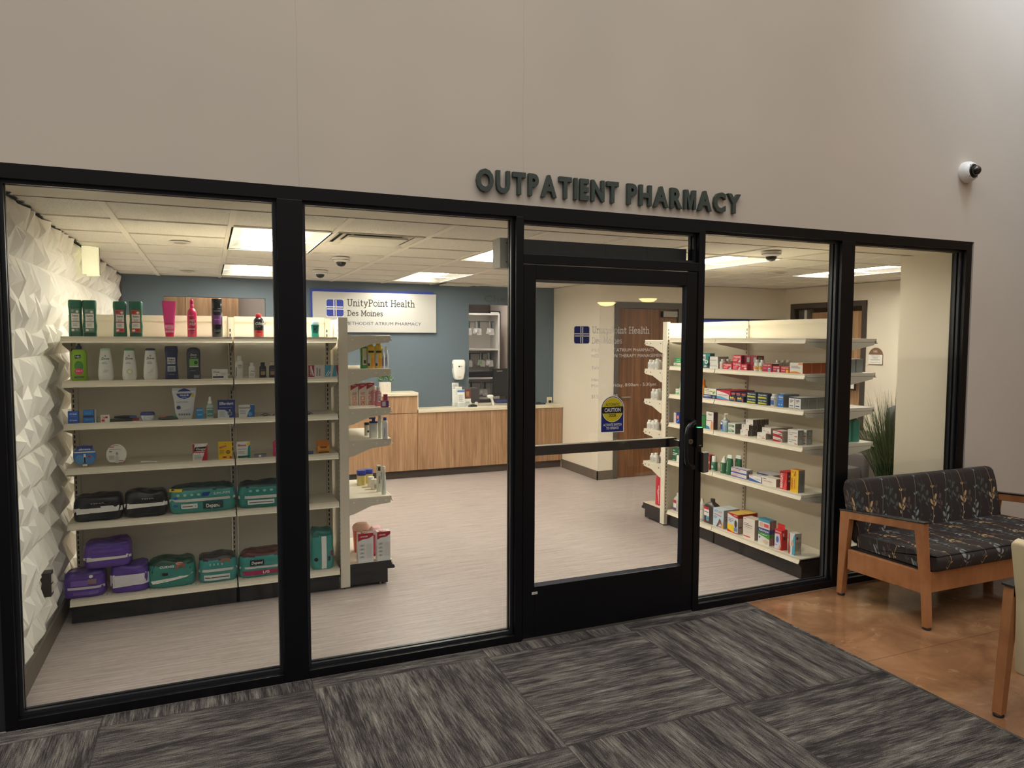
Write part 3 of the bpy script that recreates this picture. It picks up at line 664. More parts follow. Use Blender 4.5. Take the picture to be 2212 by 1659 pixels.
tag(g.obj('card_terminal',M((34,44,54),.4)),'dark low signature pad lying on the counter near the outlet','terminal')
# planter
t=thing('potted_plant','small leafy plant in a white ribbed square pot on the raised counter','plant',(1.965,4.93,1.054))
MB().sup([(0,.055,.055),(.01,.062,.062),(.125,.062,.062)],9).obj('pot',M((232,226,214),.6),t)
g=MB()
for k in range(7): g.box(-.05+k*.0165,-.047+k*.0165,-.063,-.0615,.012,.118)
g.obj('pot_ribs',M((196,188,174),.7),t)
g=MB(); r_=random.Random(3)
for k in range(420):
    a=r_.uniform(0,6.283); ph=math.acos(r_.uniform(-.15,1)); R1=.095*r_.uniform(.55,1)
    p=Vector((R1*math.sin(ph)*math.cos(a),R1*math.sin(ph)*math.sin(a),.15+R1*math.cos(ph)*.95)); dr=(p-Vector((0,0,.12))).normalized(); sd=dr.cross(Vector((r_.uniform(-1,1),r_.uniform(-1,1),.3))).normalized()
    L_=r_.uniform(.014,.026); w_=L_*.32
    g.add([p-sd*0-dr*L_*.4,p+sd*w_,p+dr*L_*.6,p-sd*w_],[(0,1,2,3)],0 if r_.random()<.6 else (1 if r_.random()<.75 else 2))
g.obj('foliage',[M((58,98,42),.6),M((106,150,78),.6),M((214,222,206),.6)],t)
# brochures
def brochure(x,y,h,w,lab,cols,tilt=.0):
    t=thing('brochure_holder',lab,'brochures',(x,y,.842),tilt,group='brochures beside the right service window')
    MB().box(-w/2,w/2,-.018,.02,0,.05).obj('stand',CLEAR,t)
    g=MB(); g.prism([(-.004,.004),(.004,.004),(.022,h),(.018,h)],-w/2+.004,w/2-.004,'x'); g.obj('leaflet',M((228,228,224),.6),t)
    g=MB()
    for (u0,u1,v0,v1,mi) in cols:
        f_=lambda v:-.0046+.022*v-.0008
        a,b_=-w/2+.004+(w-.008)*u0,-w/2+.004+(w-.008)*u1
        g.add([(a,f_(v0),.004+(h-.004)*v0),(b_,f_(v0),.004+(h-.004)*v0),(b_,f_(v1),.004+(h-.004)*v1),(a,f_(v1),.004+(h-.004)*v1)],[(0,1,2,3)],mi)
    g.obj('print',[M((72,128,190),.5),M((120,122,122),.5),M((104,54,40),.5),M((206,150,110),.5),M((70,90,80),.5)],t)
ln=lambda a,b_,n:[(.12,.8-.15*(i%2),a+(b_-a)*i/n,a+(b_-a)*i/n+.02,1) for i in range(n)]
brochure(2.925,5.125,.30,.098,'tallest plain white leaflet standing at the back of the brochure cluster',ln(.75,.95,4))
brochure(2.955,5.085,.25,.098,'plain white leaflet in the middle of the brochure cluster',ln(.62,.93,5))
brochure(2.97,5.035,.215,.105,'front white leaflet with a blue header strip',[(0.02,.98,.86,.98,0)]+ln(.3,.72,7)+[(.3,.4,.05,.2,4),(.5,.62,.05,.16,4),(.7,.8,.05,.2,1)])
brochure(3.075,5.08,.22,.09,'leaflet with a brown portrait photograph, right of the brochure cluster',[(0,1,.42,1,2),(.25,.75,.55,.85,3),(.1,.9,.5,.56,3),(.2,.8,.2,.24,1),(.2,.7,.12,.16,1)])
t=thing('tape_dispenser','small black stapler-like tape dispenser on the counter beside the brochures','tape dispenser',(3.10,4.97,.842))
MB().sup([(0,.06,.025),(.025,.055,.022),(.03,.02,.015)],3).obj('body',BLACK,t); MB().sup([(.02,.022,.012),(.055,.02,.011),(.06,.01,.01)],2.5,.05).obj('roll',M((200,196,186),.4),t)
t=thing('barcode_scanner','white handheld barcode scanner standing on the counter','scanner',(3.42,5.1,.842))
MB().tube([(.01,0,0),(.0,0,.06),(-.02,0,.10)],.016,10,rad=[.02,.015,.018]).obj('handle',M((226,226,222),.4),t); MB().sup([(.095,.03,.025),(.11,.042,.034),(.128,.04,.032),(.134,.028,.022)],2.6,-.03).obj('head',M((232,232,228),.4),t)
# ---------------------------------------------------------------- workroom behind the service windows
PINKW=M((216,203,195),.7)
w=MB(); w.box(-1.2,7.3,8.0,8.1,0,2.8); struct(w.obj('wall_workroom_rear',PINKW)); w=MB(); w.box(-1.3,-1.2,5.27,8.1,0,2.8).box(4.5,4.6,5.27,8.1,0,2.8); struct(w.obj('wall_workroom_sides',PINKW))
struct(MB().box(-1.3,4.6,5.27,8.1,2.72,2.74).obj('ceiling_workroom',GYP))
struct(MB().box(4.05,4.17,5.27,6.8,0,2.72).box(.39,2.9,6.55,6.62,0,2.72).obj('wall_workroom_partition',PINKW))
for x,y,lb in ((.2,5.8,'added unseen ceiling lamp lighting the workroom behind the left service window'),(3.5,5.65,'added unseen ceiling lamp lighting the workroom behind the right service window')):
    t=thing('workroom_fill',lb,'ceiling light',(x,y,2.72)); MB().box(-.3,.3,-.15,.15,-.04,0).obj('housing',WHITE,t); MB().box(-.28,.28,-.13,.13,-.048,-.041).obj('lens',M((255,246,235),.5,emit=20),t)  # lamps added out of view to light the workroom
t=thing('wall_cabinet','oak wall cabinets seen through the left service window','cabinet',(-.1,6.2,1.45))
MB().box(-.75,.48,0,.33,0,1.0).obj('body',OAK,t)
for k in range(4): MB().box(-.75+k*.308,-.75+k*.308+.303,-.02,-.001,.004,.996).obj('door',OAK,t)
t=thing('pigeonhole_rack','white open rack with hanging rods seen through the right service window','shelf rack',(3.42,6.0,.84))
RW=M((222,218,214),.5)
MB().box(-.55,-.53,0,.32,0,1.23).box(.44,.465,0,.32,0,1.23).obj('side_panel',RW,t); MB().box(-.53,.44,.30,.32,0,1.23).obj('back_panel',RW,t)
for z in (0.0,.29,.70,1.205): MB().box(-.53,.44,0,.30,z,z+.025).obj('shelf',RW,t)
for z in (.235,.655,1.11): MB().tube([(-.53,.06,z),(.40,.06,z)],.006).obj('hanging_rod',M((110,108,104),.35,.8),t)
MB().box(3.0,3.86,6.02,6.28,1.155+.0,1.225).obj('tray',M((34,34,38),.5)); o=bpy.data.objects['tray']; tag(o,'long black tray lying on the middle shelf of the white rack','tray')
BAG=clearmat((236,234,232),.55,.3)
bag0=None; k=0
for z,xs_ in ((1.11,(.02,.12,.17,.33,.36)),(.655,(.03,.19,.22,.31,.35)),(.235,(.05,.20,.26))):
    for i,x in enumerate(xs_):
        lab='clear %s bag on the %s rod of the white rack, number %d from left'%(('small','narrow','flat')[k%3],('lower','middle','upper')[{.235:0,.655:1,1.11:2}[z]],i+1)
        t=thing('hanging_bag',lab,'bag',(3.42+x,6.06,.84+z),group='clear bags hanging in the white rack')
        g=MB(); g.prism([(-.03,-.09),(.03,-.09),(.05,-.17),(-.05,-.17)] if i%2 else [(-.028,-.10),(.028,-.10),(.04,-.19),(-.04,-.19)],-.012,.012,'y'); g.obj('bag',BAG,t)
        MB().box(-.008,.008,-.012,.012,-.09,.008).obj('hook_strip',M((46,66,70) if i%2==0 else (150,150,150),.5),t)
        if i%2: MB().box(-.02,.02,-.0135,-.012,-.15,-.11).obj('slip',M((120,190,90) if (k==6) else (226,222,220),.6),t)
        k+=1
t=thing('framed_certificate','black framed certificate on the workroom wall right of the rack','picture frame',(4.0,6.35,1.78))
MB().box(-.14,.03,0,.02,0,.34).obj('frame',BLACK,t); MB().box(-.12,.01,-.002,0,.02,.32).obj('paper',M((224,224,220),.6),t)
t=thing('computer_monitor','black computer monitor back showing at the right of the service window','monitor',(3.77,5.42,.842))
MB().box(-.21,.22,0,.03,.09,.46).box(-.15,.15,.03,.05,.14,.40).obj('screen_housing',M((32,33,38),.4),t); MB().sup([(0,.09,.06),(.008,.09,.06)],3,0,.03).box(-.025,.025,.015,.03,.006,.12).obj('stand',BLACK,t)
g=MB(); p_,f_=text2d('Lenovo',.022,.01,width=.08); g.add([(-.12+x,-.001,.42+y) for x,y in p_],f_); g.obj('lettering',M((200,202,205),.4),t)
g=MB(); g.sup([(0,.10,.05),(.03,.11,.055),(.045,.09,.04)],4); o=g.obj('binder_pouch',M((44,52,104),.6),None,(3.66,5.33,.842)); tag(o,'dark blue pouch lying below the monitor','pouch')
MB().box(3.30,3.48,5.75,5.95,.0,1.02).obj('filing_cabinet',M((128,122,124),.5)); tag(bpy.data.objects['filing_cabinet'],'grey metal cabinet seen through the right service window behind the scanner','cabinet')
struct(MB().box(3.112,4.03,5.10,5.45,.79,.842).obj('trim_3',TOP))
# ---------------------------------------------------------------- brown door and right side
t=struct(empty('door_2',(4.56,3.92,0)))
DF=M((84,78,72),.45)
MB().box(-.02,.035,-.015,.13,0,2.16).obj('jamb',DF,t); MB().box(.905,.96,-.015,.13,0,2.16).obj('jamb',DF,t); MB().box(-.02,.96,-.0152,.13,2.085,2.1602).obj('head',DF,t)
MB().box(.038,.902,.02,.062,.008,2.08).obj('leaf',DOORW,t)
MB().box(.66,.87,-.035,.019,1.985,2.055).box(.66,.675,-.036,.019,1.983,2.057,0).obj('closer',M((140,136,128),.4,.4),t)
MB().tube([(.10,.02,1.0),(.10,-.03,1.0),(.2,-.035,1.0)],.009).obj('handle',M((150,148,142),.3,.8),t)
MB().box(5.62,7.05,3.885,3.9195,1.90,1.96,1).box(5.62,7.19,3.88,3.9195,1.96,1.975).obj('display_header',[BLACK,M((30,70,190),.5)]); tag(bpy.data.objects['display_header'],'long thin black and blue sign edge showing above the right shelving','sign')
t=struct(empty('door_3',(7.2,3.2,0)))
DF2=M((62,55,52),.45)
for y in (-.60,.54): MB().box(-.02,.13,y,y+.06,0,2.18).obj('jamb',DF2,t)
MB().box(-.0202,.13,-.60,.60,2.115,2.1802).obj('head',DF2,t)
MB().box(.06,.10,-.54,.30,.01,2.06).obj('leaf',OAK,t); MB().box(.06,.09,.30,.345,.01,2.11).obj('mullion',DF2,t); MB().box(.07,.076,.345,.54,.6,2.1).obj('sidelight_glass',M((88,92,94),.15),t)
MB().box(.064,.07,.40,.44,1.2,2.1).obj('blind_strip',M((214,212,208),.5),t)
struct(MB().box(7.32,9.2,2.2,4.3,-.1,0).box(7.32,9.2,2.2,4.3,2.6,2.65).box(9.2,9.3,2.2,4.3,0,2.6).box(7.32,9.2,2.15,2.2,0,2.6).box(7.32,9.2,4.3,4.35,0,2.6).obj('wall_consult_room',CREAMW))
t=thing('framed_notice','black framed white notice at the door of the consultation room','notice',(7.18,2.82,1.10))
MB().box(-.012,0,-.11,.11,0,.30).obj('frame',BLACK,t); g=MB().box(-.0135,-.012,-.092,.092,.02,.28); g.obj('paper',M((228,226,222),.6),t)
g=MB().box(-.0145,-.0135,-.06,.04,.24,.248).box(-.0145,-.0135,-.01,.02,.17,.19); g.obj('print',M((70,80,110),.5),t)
t=thing('room_sign','arched brown and white room sign numbered 102 on the cream wall','sign',(7.2,2.455,1.42))
def toX(mb): mb.v=[(y,-x,z) for x,y,z in mb.v]; return mb
BR=M((126,98,76),.5)
p_=arch(.19,.20); toX(MB().prism([(x,z) for x,z in p_],-.012,0,'y')).obj('plaque',BR,t); toX(MB().box(-.094,.094,-.014,-.0125,.008,.118)).obj('insert',WHITE,t)
g=MB()
for tx_,h,z,w_,mi in (('102',.022,.145,.05,0),('MEDICATION',.013,.096,.11,1),('THERAPY',.013,.074,.08,1),('MANAGEMENT',.013,.052,.12,1),('By Appointment Only',.009,.024,.13,1)):
    p_,f_=text2d(tx_,h,.01,width=w_); g.add([(x,-.0145,z+y) for x,y in p_],f_,mi)
toX(g).obj('lettering',[WHITE,M((90,80,84),.5)],t)
# waiting chairs and plant beyond the right shelving
UPH=M((86,80,80),.7); DK=M((40,38,40),.5)
t=thing('office_chair','dark grey high-backed office chair behind the tall grass plant','chair',(6.5,1.5,0))
MB().sup([(.50,.20,.05),(.56,.24,.06),(.95,.23,.055),(1.03,.20,.045),(1.05,.15,.03)],5).obj('backrest',M((74,76,80),.55),t)
MB().sup([(.42,.22,.22),(.45,.25,.25),(.50,.25,.25),(.52,.22,.22)],5,0,-.24).obj('seat',DK,t)
MB().tube([(0,-.2,.08),(0,-.2,.43)],.025).tube([(0,0,.5),(0,-.1,.44),(0,-.2,.43)],.02).obj('column',BLACK,t)
for k in range(5):
    a=k*1.2566; MB().tube([(0,-.2,.10),(.24*math.cos(a),-.2+.24*math.sin(a),.05)],.018).tube([(.24*math.cos(a)-.02,-.2+.24*math.sin(a),.028),(.24*math.cos(a)+.02,-.2+.24*math.sin(a),.028)],.028).obj('leg',BLACK,t)
t=thing('lounge_chair','low grey-brown upholstered lounge chair behind the right shelving','armchair',(5.75,1.95,0))
MB().sup([(.06,.36,.32),(.12,.38,.34),(.38,.38,.34),(.42,.36,.32)],6).obj('seat',UPH,t,bev=.0)
MB().sup([(.30,.38,.07),(.62,.38,.075),(.70,.35,.06),(.715,.3,.03)],5,0,.30).obj('backrest',UPH,t)
for s in (-1,1): MB().sup([(.10,.06,.34),(.50,.06,.34),(.545,.045,.32)],5,s*.38).obj('armrest',UPH,t)
for sx_,sy in ((-.3,-.26),(.3,-.26),(-.3,.26),(.3,.26)): MB().tube([(sx_,sy,0),(sx_,sy,.08)],.02).obj('leg',BLACK,t)
t=thing('side_table','low wide grey cabinet against the right wall behind the plant','cabinet',(6.9,2.2,0))
MB().box(-.25,.29,-.45,.55,.06,.60).obj('body',M((108,100,92),.5),t); MB().box(-.27,.29,-.47,.57,.602,.632).obj('top',M((96,88,82),.4),t); MB().box(-.22,.28,-.42,.52,0,.058).obj('plinth',BLACK,t)
t=thing('grass_plant','tall spiky artificial grass plant in a grey pot beside the cream pier','plant',(5.80,1.07,0))
MB().sup([(0,.12,.12),(.02,.13,.13),(.30,.155,.155),(.32,.155,.155)],2).obj('pot',M((96,94,92),.5),t); MB().sup([(.321,.14,.14),(.325,.13,.13)],2).obj('soil',M((50,40,32),.9),t)
g=MB(); r_=random.Random(5)
for k in range(420):
    a=r_.uniform(0,6.283); sp_=r_.uniform(.0,.55)**1.0; L_=r_.uniform(.55,.98); b0=Vector((r_.uniform(-.07,.07),r_.uniform(-.07,.07),.32))
    dr=Vector((math.cos(a)*math.sin(sp_),math.sin(a)*math.sin(sp_),math.cos(sp_))); sd=dr.cross(Vector((math.sin(a*3),math.cos(a*3),0))).normalized()*.0035
    pts=[b0+dr*L_*q+Vector((dr.x,dr.y,0))*.10*q*q*1.3-Vector((0,0,.06*q*q*sp_)) for q in (0,.4,.75,1)]
    vs=[]
    for q,p in enumerate(pts): w_=(1,1,.7,.1)[q]; vs+=[p-sd*w_,p+sd*w_]
    g.add(vs,[(0,1,3,2),(2,3,5,4),(4,5,7,6)],0 if r_.random()<.6 else 1)
g.obj('blades',[M((40,66,34),.6),M((72,100,58),.6)],t)
# ---------------------------------------------------------------- loveseat
FAB,nt,b=NM('vine-patterned charcoal fabric',.75,.25)
tc=N(nt,'ShaderNodeTexCoord'); sp=N(nt,'ShaderNodeSeparateXYZ'); nt.links.new(tc.outputs['Object'],sp.inputs[0])
ss=math_(nt,'SUBTRACT',sp.outputs[2],math_(nt,'MULTIPLY',sp.outputs[1],1.0))   # runs up the back and forward over the seat
col=(54,50,50,255)
cur=lin((50,45,45))
gn=N(nt,'ShaderNodeNewGeometry'); gs=N(nt,'ShaderNodeSeparateXYZ'); nt.links.new(gn.outputs['Normal'],gs.inputs[0])
UX=math_(nt,'ADD',sp.outputs[0],math_(nt,'MULTIPLY',math_(nt,'GREATER_THAN',math_(nt,'ABSOLUTE',gs.outputs[0]),.8),sp.outputs[1]))
def vine(off,per,amp,w,colr,ls,ph):
    global cur
    wv=math_(nt,'MULTIPLY',math_(nt,'SINE',math_(nt,'ADD',math_(nt,'MULTIPLY',ss,ls),ph)),amp)
    u=math_(nt,'ADD',math_(nt,'ADD',UX,wv),off); q=math_(nt,'DIVIDE',u,per); f_=math_(nt,'SUBTRACT',math_(nt,'FRACT',q),.5)
    d_=math_(nt,'ABSOLUTE',f_); st=math_(nt,'LESS_THAN',d_,w/per)
    cur=mix(nt,math_(nt,'MULTIPLY',st,.75),cur,colr)
    # leaves: tilted ellipses alternating left and right of the stem
    for sgn,lp,o2,sz in ((1,.083,0,.9),(-1,.097,.5,.8),(1,.26,.30,2.0),(-1,.26,.40,1.9),(1,.26,.46,1.6),(-1,.26,.54,1.2)):
        k=math_(nt,'SUBTRACT',math_(nt,'FRACT',math_(nt,'ADD',math_(nt,'DIVIDE',ss,lp),o2+ph)),.5)
        y_=math_(nt,'MULTIPLY',k,lp); x_=math_(nt,'SUBTRACT',math_(nt,'MULTIPLY',f_,per),sgn*.011*sz)
        a_=math_(nt,'ADD',math_(nt,'MULTIPLY',x_,.8),math_(nt,'MULTIPLY',y_,-.6*sgn)); b2=math_(nt,'ADD',math_(nt,'MULTIPLY',x_,.6*sgn),math_(nt,'MULTIPLY',y_,.8))
        e_=math_(nt,'ADD',math_(nt,'POWER',math_(nt,'DIVIDE',a_,.0048*sz),2),math_(nt,'POWER',math_(nt,'DIVIDE',b2,.0095*sz),2))
        cur=mix(nt,math_(nt,'MULTIPLY',math_(nt,'LESS_THAN',e_,1),.85),cur,colr)
vine(.05,.31,.022,.0011,(84,88,88),13,2.0); vine(.23,.31,.026,.0011,(98,82,76),11,4.1); vine(.12,.31,.02,.0010,(74,84,80),12,.9)
vine(.155,.31,.022,.0013,(138,148,146),11,.4); vine(0.0,.31,.024,.0014,(190,158,114),12,1.1)
nt.links.new(cur,b.inputs['Base Color'])
def leg_frame(t,x,w,yr0,yr1,yf0,yf1,ztop_r,ztop_f,col,s=.045):
    # a side frame: rear leg, front leg, arm, cap (x..x+w)
    def bar(pts,nm,mt): MB().prism(pts,x,x+w,'x').obj(nm,mt,t,bev=.003)
    bar([(yr0-s*.45,.012),(yr0+s*.45,.012),(yr1+s*.8,ztop_r-.04),(yr1-s*.9,ztop_r-.045)],'leg',col)
    bar([(yf0-s*.4,.012),(yf0+s*.42,.012),(yf0+s*.75,.19),(yf1+s*1.0,ztop_f-.05),(yf1-s*.35,ztop_f-.045),(yf0-s*.15,.19)],'leg',col)
    bar([(yf1-s*.35,ztop_f),(yf1-s*.35,ztop_f-.05),(yr1+s*.8,ztop_r-.05),(yr1+s*.8,ztop_r)],'arm',col)
    MB().prism([(yf1-s*.5,ztop_f+.009),(yf1-s*.5,ztop_f+.0005),(yr1+s*.85,ztop_r+.0005),(yr1+s*.85,ztop_r+.009)],x-.004,x+w+.004,'x').obj('arm_cap',M((20,21,24),.25),t,bev=.002)
    for y in (yr0,yf0): MB().sup([(0,.022,.022),(.006,.024,.024),(.012,.018,.018)],2,x+w/2,y).obj('glide',M((18,16,16),.5),t)
lv=thing('loveseat','two-seat loveseat with warm wood frame and dark vine-patterned upholstery under the right window','sofa',(3.88,0,0))
for x in (0,1.495):
    leg_frame(lv,x,.045,-.125,-.15,-.755,-.71,.575,.628,CHERRY)
MB().prism([(-.18,.19),(-.18,.325),(-.70,.335),(-.715,.205)],.008,.04,'x').obj('side_rail',CHERRY,lv,bev=.003)
MB().prism([(-.18,.19),(-.18,.325),(-.70,.335),(-.715,.205)],1.50,1.532,'x').obj('side_rail',CHERRY,lv,bev=.003)
MB().box(.046,1.494,-.748,-.722,.212,.338).obj('front_rail',CHERRY,lv,bev=.003)
MB().box(.046,1.494,-.17,-.145,.20,.32).obj('rear_rail',CHERRY,lv,bev=.003)
MB().box(.046,1.494,-.72,-.17,.25,.338).obj('seat_deck',M((24,22,22),.8),lv)
def cushion(prof,x0,x1,nm,par,mt,r=.02,n=6):
    g=MB(); rings=[]; cyz=(sum(p[0] for p in prof)/len(prof),sum(p[1] for p in prof)/len(prof))
    st=[(x0,.86),(x0+r*.3,.94),(x0+r,1)]; st+=[(x0+(x1-x0)*i/8,1) for i in range(1,8)]; st+=[(x1-r,1),(x1-r*.3,.94),(x1,.86)]
    for x,s_ in st: rings.append([(x,cyz[0]+(y-cyz[0])*(1-(1-s_)*.35),cyz[1]+(z-cyz[1])*s_) for y,z in prof])
    g.loft(rings); return g.obj(nm,mt,par)
def roundpoly(pts,r,n=4):
    out=[]; m_=len(pts)
    for i in range(m_):
        p0,p1,p2=Vector(pts[i-1]),Vector(pts[i]),Vector(pts[(i+1)%m_]); a=(p0-p1).normalized()*r; c_=(p2-p1).normalized()*r
        for k in range(n+1):
            q=k/n; out.append(tuple((1-q)**2*(p1+a)+2*q*(1-q)*p1+q*q*(p1+c_)))
    return out
cushion(roundpoly([(-.20,.335),(-.785,.342),(-.80,.43),(-.76,.452),(-.20,.435)],.03),.05,1.49,'seat_cushion',lv,FAB)
cushion(roundpoly([(-.155,.36),(-.235,.36),(-.175,.70),(-.150,.775),(-.085,.775),(-.078,.72)],.022),.058,1.482,'back_cushion',lv,FAB)
# chair at the right edge, seen from behind
ch=thing('armchair','cream-backed armchair with wooden legs at the right edge, nearest the carpet','chair',(3.30,-1.56,0))
CREV=M((206,190,154),.5)
def legx(y,x0,x1,xt,zt,nm='leg'): MB().prism([(x0-.018,.012),(x0+.02,.012),(xt+.028,zt),(xt-.026,zt)],y,y+.045,'y').obj(nm,CHERRY,ch,bev=.003)
for y in (-.03,-.70):
    legx(y,.0,0,.055,.60); legx(y,.62,0,.56,.60)
    MB().prism([(.03,.555),(.588,.585),(.588,.63),(.03,.60)],y,y+.045,'y').obj('arm',CHERRY,ch,bev=.003)
    MB().prism([(.02,.601),(.595,.631),(.595,.64),(.02,.61)],y-.004,y+.049,'y').obj('arm_cap',M((34,40,40),.3),ch)
    for x in (0,.62): MB().sup([(0,.022,.022),(.006,.024,.024),(.012,.018,.018)],2,x,y+.022).obj('glide',M((18,16,16),.5),ch)
g=MB(); prof=roundpoly([(.055,.20),(.04,.55),(-.015,.82),(.03,.835),(.105,.60),(.115,.20)],.015,3)
rings=[]
for y,s_ in ((-.035,.97),(-.042,1),(-.10,1),(-.35,1),(-.60,1),(-.648,1),(-.655,.97)):
    wv=.012*math.sin((y+.35)*4)
    rings.append([(x,y,.5+(z-.5)*s_) for x,z in prof])
g.loft(rings[::-1]); g.obj('backrest',CREV,ch)
cush=MB(); cush.sup([(.36,.24,.29),(.39,.26,.305),(.46,.26,.305),(.49,.24,.29)],6,.36,-.345); cush.obj('seat',CREV,ch)
MB().box(.06,.6,-.64,-.05,.27,.355).obj('seat_rail',CHERRY,ch)
# ---------------------------------------------------------------- products
WH=(234,232,226); BK=(18,18,22); GR=(150,152,152); LG=(206,206,202); DG=(70,72,76); RD=(190,28,44); NV=(22,34,96); BL=(28,96,190); LB=(96,170,214); GN=(24,104,74); LGN=(60,170,90); YL=(232,196,28); OR=(226,120,40); PK=(232,60,130); PU=(98,66,160); TL_=(66,150,144); DT=(26,66,66); MG=(160,30,80); CR=(232,222,196)
class Pr:
    def __init__(s,name,cat,label,loc,rz=0,group=None):
        s.t=thing(name,label,cat,loc,rz,group); s.w=s.h=s.d=0; s.fn=None; s.flat=False
    def rev(s,w,d,h,prof,e,col,name='body',rough=.35,front=True,cx=0,cy=0,mats=None,n=24):
        P_=[(t*h,fx*w/2,fy*d/2) for t,fx,fy in prof]; g=MB(); g.sup(P_,e,cx,cy,n)
        g.obj(name,mats or M(col,rough),s.t)
        if front:
            s.w,s.h,s.d=w,h,d
            def fn(x,z):
                z=min(max(z,P_[0][0]),P_[-1][0])
                for (z0,a,b),(z1,c,d_) in zip(P_,P_[1:]):
                    if z<=z1: q=(z-z0)/max(1e-9,z1-z0); rx=a+(c-a)*q; ry=b+(d_-b)*q; break
                u=min(.985,abs(x)/max(rx,1e-6)); return cy-ry*(1-u**e)**(1/e)
            s.fn=fn
        return s
    def box(s,w,d,h,front,side=None,top=None,name='carton',rough=.5):
        side=side or front; top=top or front; ms=[M(front,rough),M(side,rough),M(top,rough)]
        MB().box(-w/2,w/2,-d/2,d/2,0,h,0,[2,2,0,1,0,1]).obj(name,ms,s.t); s.w,s.h,s.d=w,h,d; s.fn=lambda x,z:-d/2; s.flat=True
        return s
    def lab(s,items,face='f',name='label'):
        g=MB(); mats=[]; 
        for k,it in enumerate(items):
            c=it[-1]
            if c not in mats: mats.append(c)
            mi=mats.index(c); W_=s.w if face=='f' else s.d; off=.0004+(.00025 if s.flat else .0006)*k
            if it[0]=='r': p,f=grid2d(it[1]*W_,it[2]*W_,it[3]*s.h,it[4]*s.h,1 if face!='f' else 8,1 if it[4]-it[3]<.3 else 4)
            elif it[0]=='e': p,f=ellipse2d(it[1]*W_,it[2]*s.h,it[3]*W_,it[4]*s.h,18)
            elif it[0]=='p': p=[(a*W_,b*s.h) for a,b in it[1]]; f=[tuple(range(len(p)))]
            elif it[0]=='t':
                _,tx,u,v,hh,wf,sh,_c=it; p,f=text2d(tx,hh*s.h,.03,width=wf*W_,shear=sh); p=[(x+u*W_,z+v*s.h) for x,z in p]
            elif it[0]=='v':  # text running upward
                _,tx,u,v,hh,wf,sh,_c=it; p,f=text2d(tx,hh*W_,.03,width=wf*s.h); p=[(-z+u*W_,x+v*s.h) for x,z in p]
            if face=='f': vs=[(x,s.fn(x,z)-off,z) for x,z in p]
            elif face=='s': vs=[(s.w/2+off,x-s.d/2,z) for x,z in p]
            else: vs=[(x,y-s.d/2,s.h+off) for x,y in [(q[0]/1.0,q[1]/s.h*s.d) for q in p]]
            g.add(vs,f,mi)
        g.obj(name,[M(c,.5) for c in mats],s.t); return s
def lines(u0,u1,v0,v1,n,c=GR): return [('r',u0,u1-(.12*(u1-u0) if i%2 else 0),v0+(v1-v0)*i/n,v0+(v1-v0)*(i+.38)/n,c) for i in range(n)]
def bar(u0,u1,v0,v1,c=DG): return [('r',u0,u1,v0,v1,LG)]+[('r',u0+.02,u1-.02,v0+(v1-v0)*(i+.3)/6,v0+(v1-v0)*(i+.7)/6,c) for i in range(6)]
WAIST=[(0,.9,.85),(.02,1,1),(.2,.97,.95),(.5,.87,.88),(.75,.94,.92),(.84,1,.95)]
def Lp(x,d,z,dy=0): return (x,LF+.035+d/2+dy,z)
def waist(name,label,x,w,h,z,col,capcol,items,inv=False,d=.042,group=None,cat='bottle'):
    p=Pr(name,cat,label,Lp(x,d,z),0,group)
    if inv:
        p.rev(w,d,h,[(.12,.9,.95),(.3,.97,.95),(.5,.85,.88),(.72,.92,.9),(.97,.98,.95),(1,.9,.85)],3.2,col); p.rev(w,d,h,[(0,.84,.9),(.01,.9,.95),(.118,.9,.95)],3.2,capcol,'cap',front=False)
    else:
        p.rev(w,d,h,WAIST,3.2,col); p.rev(w,d,h,[(.841,1,.95),(.97,.97,.9),(1,.86,.75)],3.2,capcol,'cap',front=False)
    return p.lab(items)
DKG=(24,100,74)
def suave(c1,c2,sub,y=0): return [('r',-.30,.32,.13+y,.76+y,c1),('r',-.26,.30,.24+y,.63+y,WH),('t','Suave',.02,.55+y,.05,.42,0,BK),('t',sub[0],.02,.475+y,.024,.4,0,DG),('t',sub[1],.02,.44+y,.022,.3,0,DG),('r',-.29,.31,.40+y,.425+y,c2)]+lines(-.18,.18,.29+y,.37+y,3)+[('e',-.16,.70+y,.1,.03,c2),('e',.17,.68+y,.1,.035,WH),('e',.12,.19+y,.12,.03,c2),('e',-.15,.18+y,.11,.03,WH)]
z=LZ[0]; g_='green hair care bottles on the top left shelf'
waist('shampoo_bottle','dark green shampoo bottle, leftmost on the top shelf of the left unit',-.710,.073,.216,z,DKG,DKG,suave((92,130,104),GR,('ROSEMARY','& MINT')),group=g_)
waist('conditioner_bottle','dark green conditioner bottle standing on its cap, second on the top left shelf',-.637,.077,.215,z,DKG,(12,74,54),suave((104,138,116),GR,('ROSEMARY','& MINT')),True,group=g_)
waist('shampoo_bottle','dark green shampoo bottle with red almond picture label, third on top left shelf',-.479,.074,.212,z,DKG,DKG,suave((196,92,84),RD,('ALMOND &','SHEA BUTTER')),group=g_)
waist('conditioner_bottle','dark green conditioner bottle with red almond picture label, standing on its cap',-.394,.077,.213,z,DKG,(12,74,54),suave((196,84,60),RD,('ALMOND &','SHEA BUTTER')),True,group=g_)
p=Pr('styling_gel_tube','tube','bright pink hair gel tube standing on its cap, top left shelf',Lp(-.211,.036,z)); p.rev(.077,.036,.22,[(.11,.66,.9),(.2,.72,.95),(.6,.86,.6),(.94,1,.10),(1,1,.06)],2.6,(240,66,150)); p.rev(.077,.036,.22,[(0,.62,.9),(.11,.64,.95)],2.6,(214,30,84),'cap',front=False)
p.lab([('r',-.31,.31,.36,.385,(200,40,110)),('r',-.30,.30,.13,.33,(248,178,196))]+lines(-.2,.2,.17,.3,4,(226,110,150)))
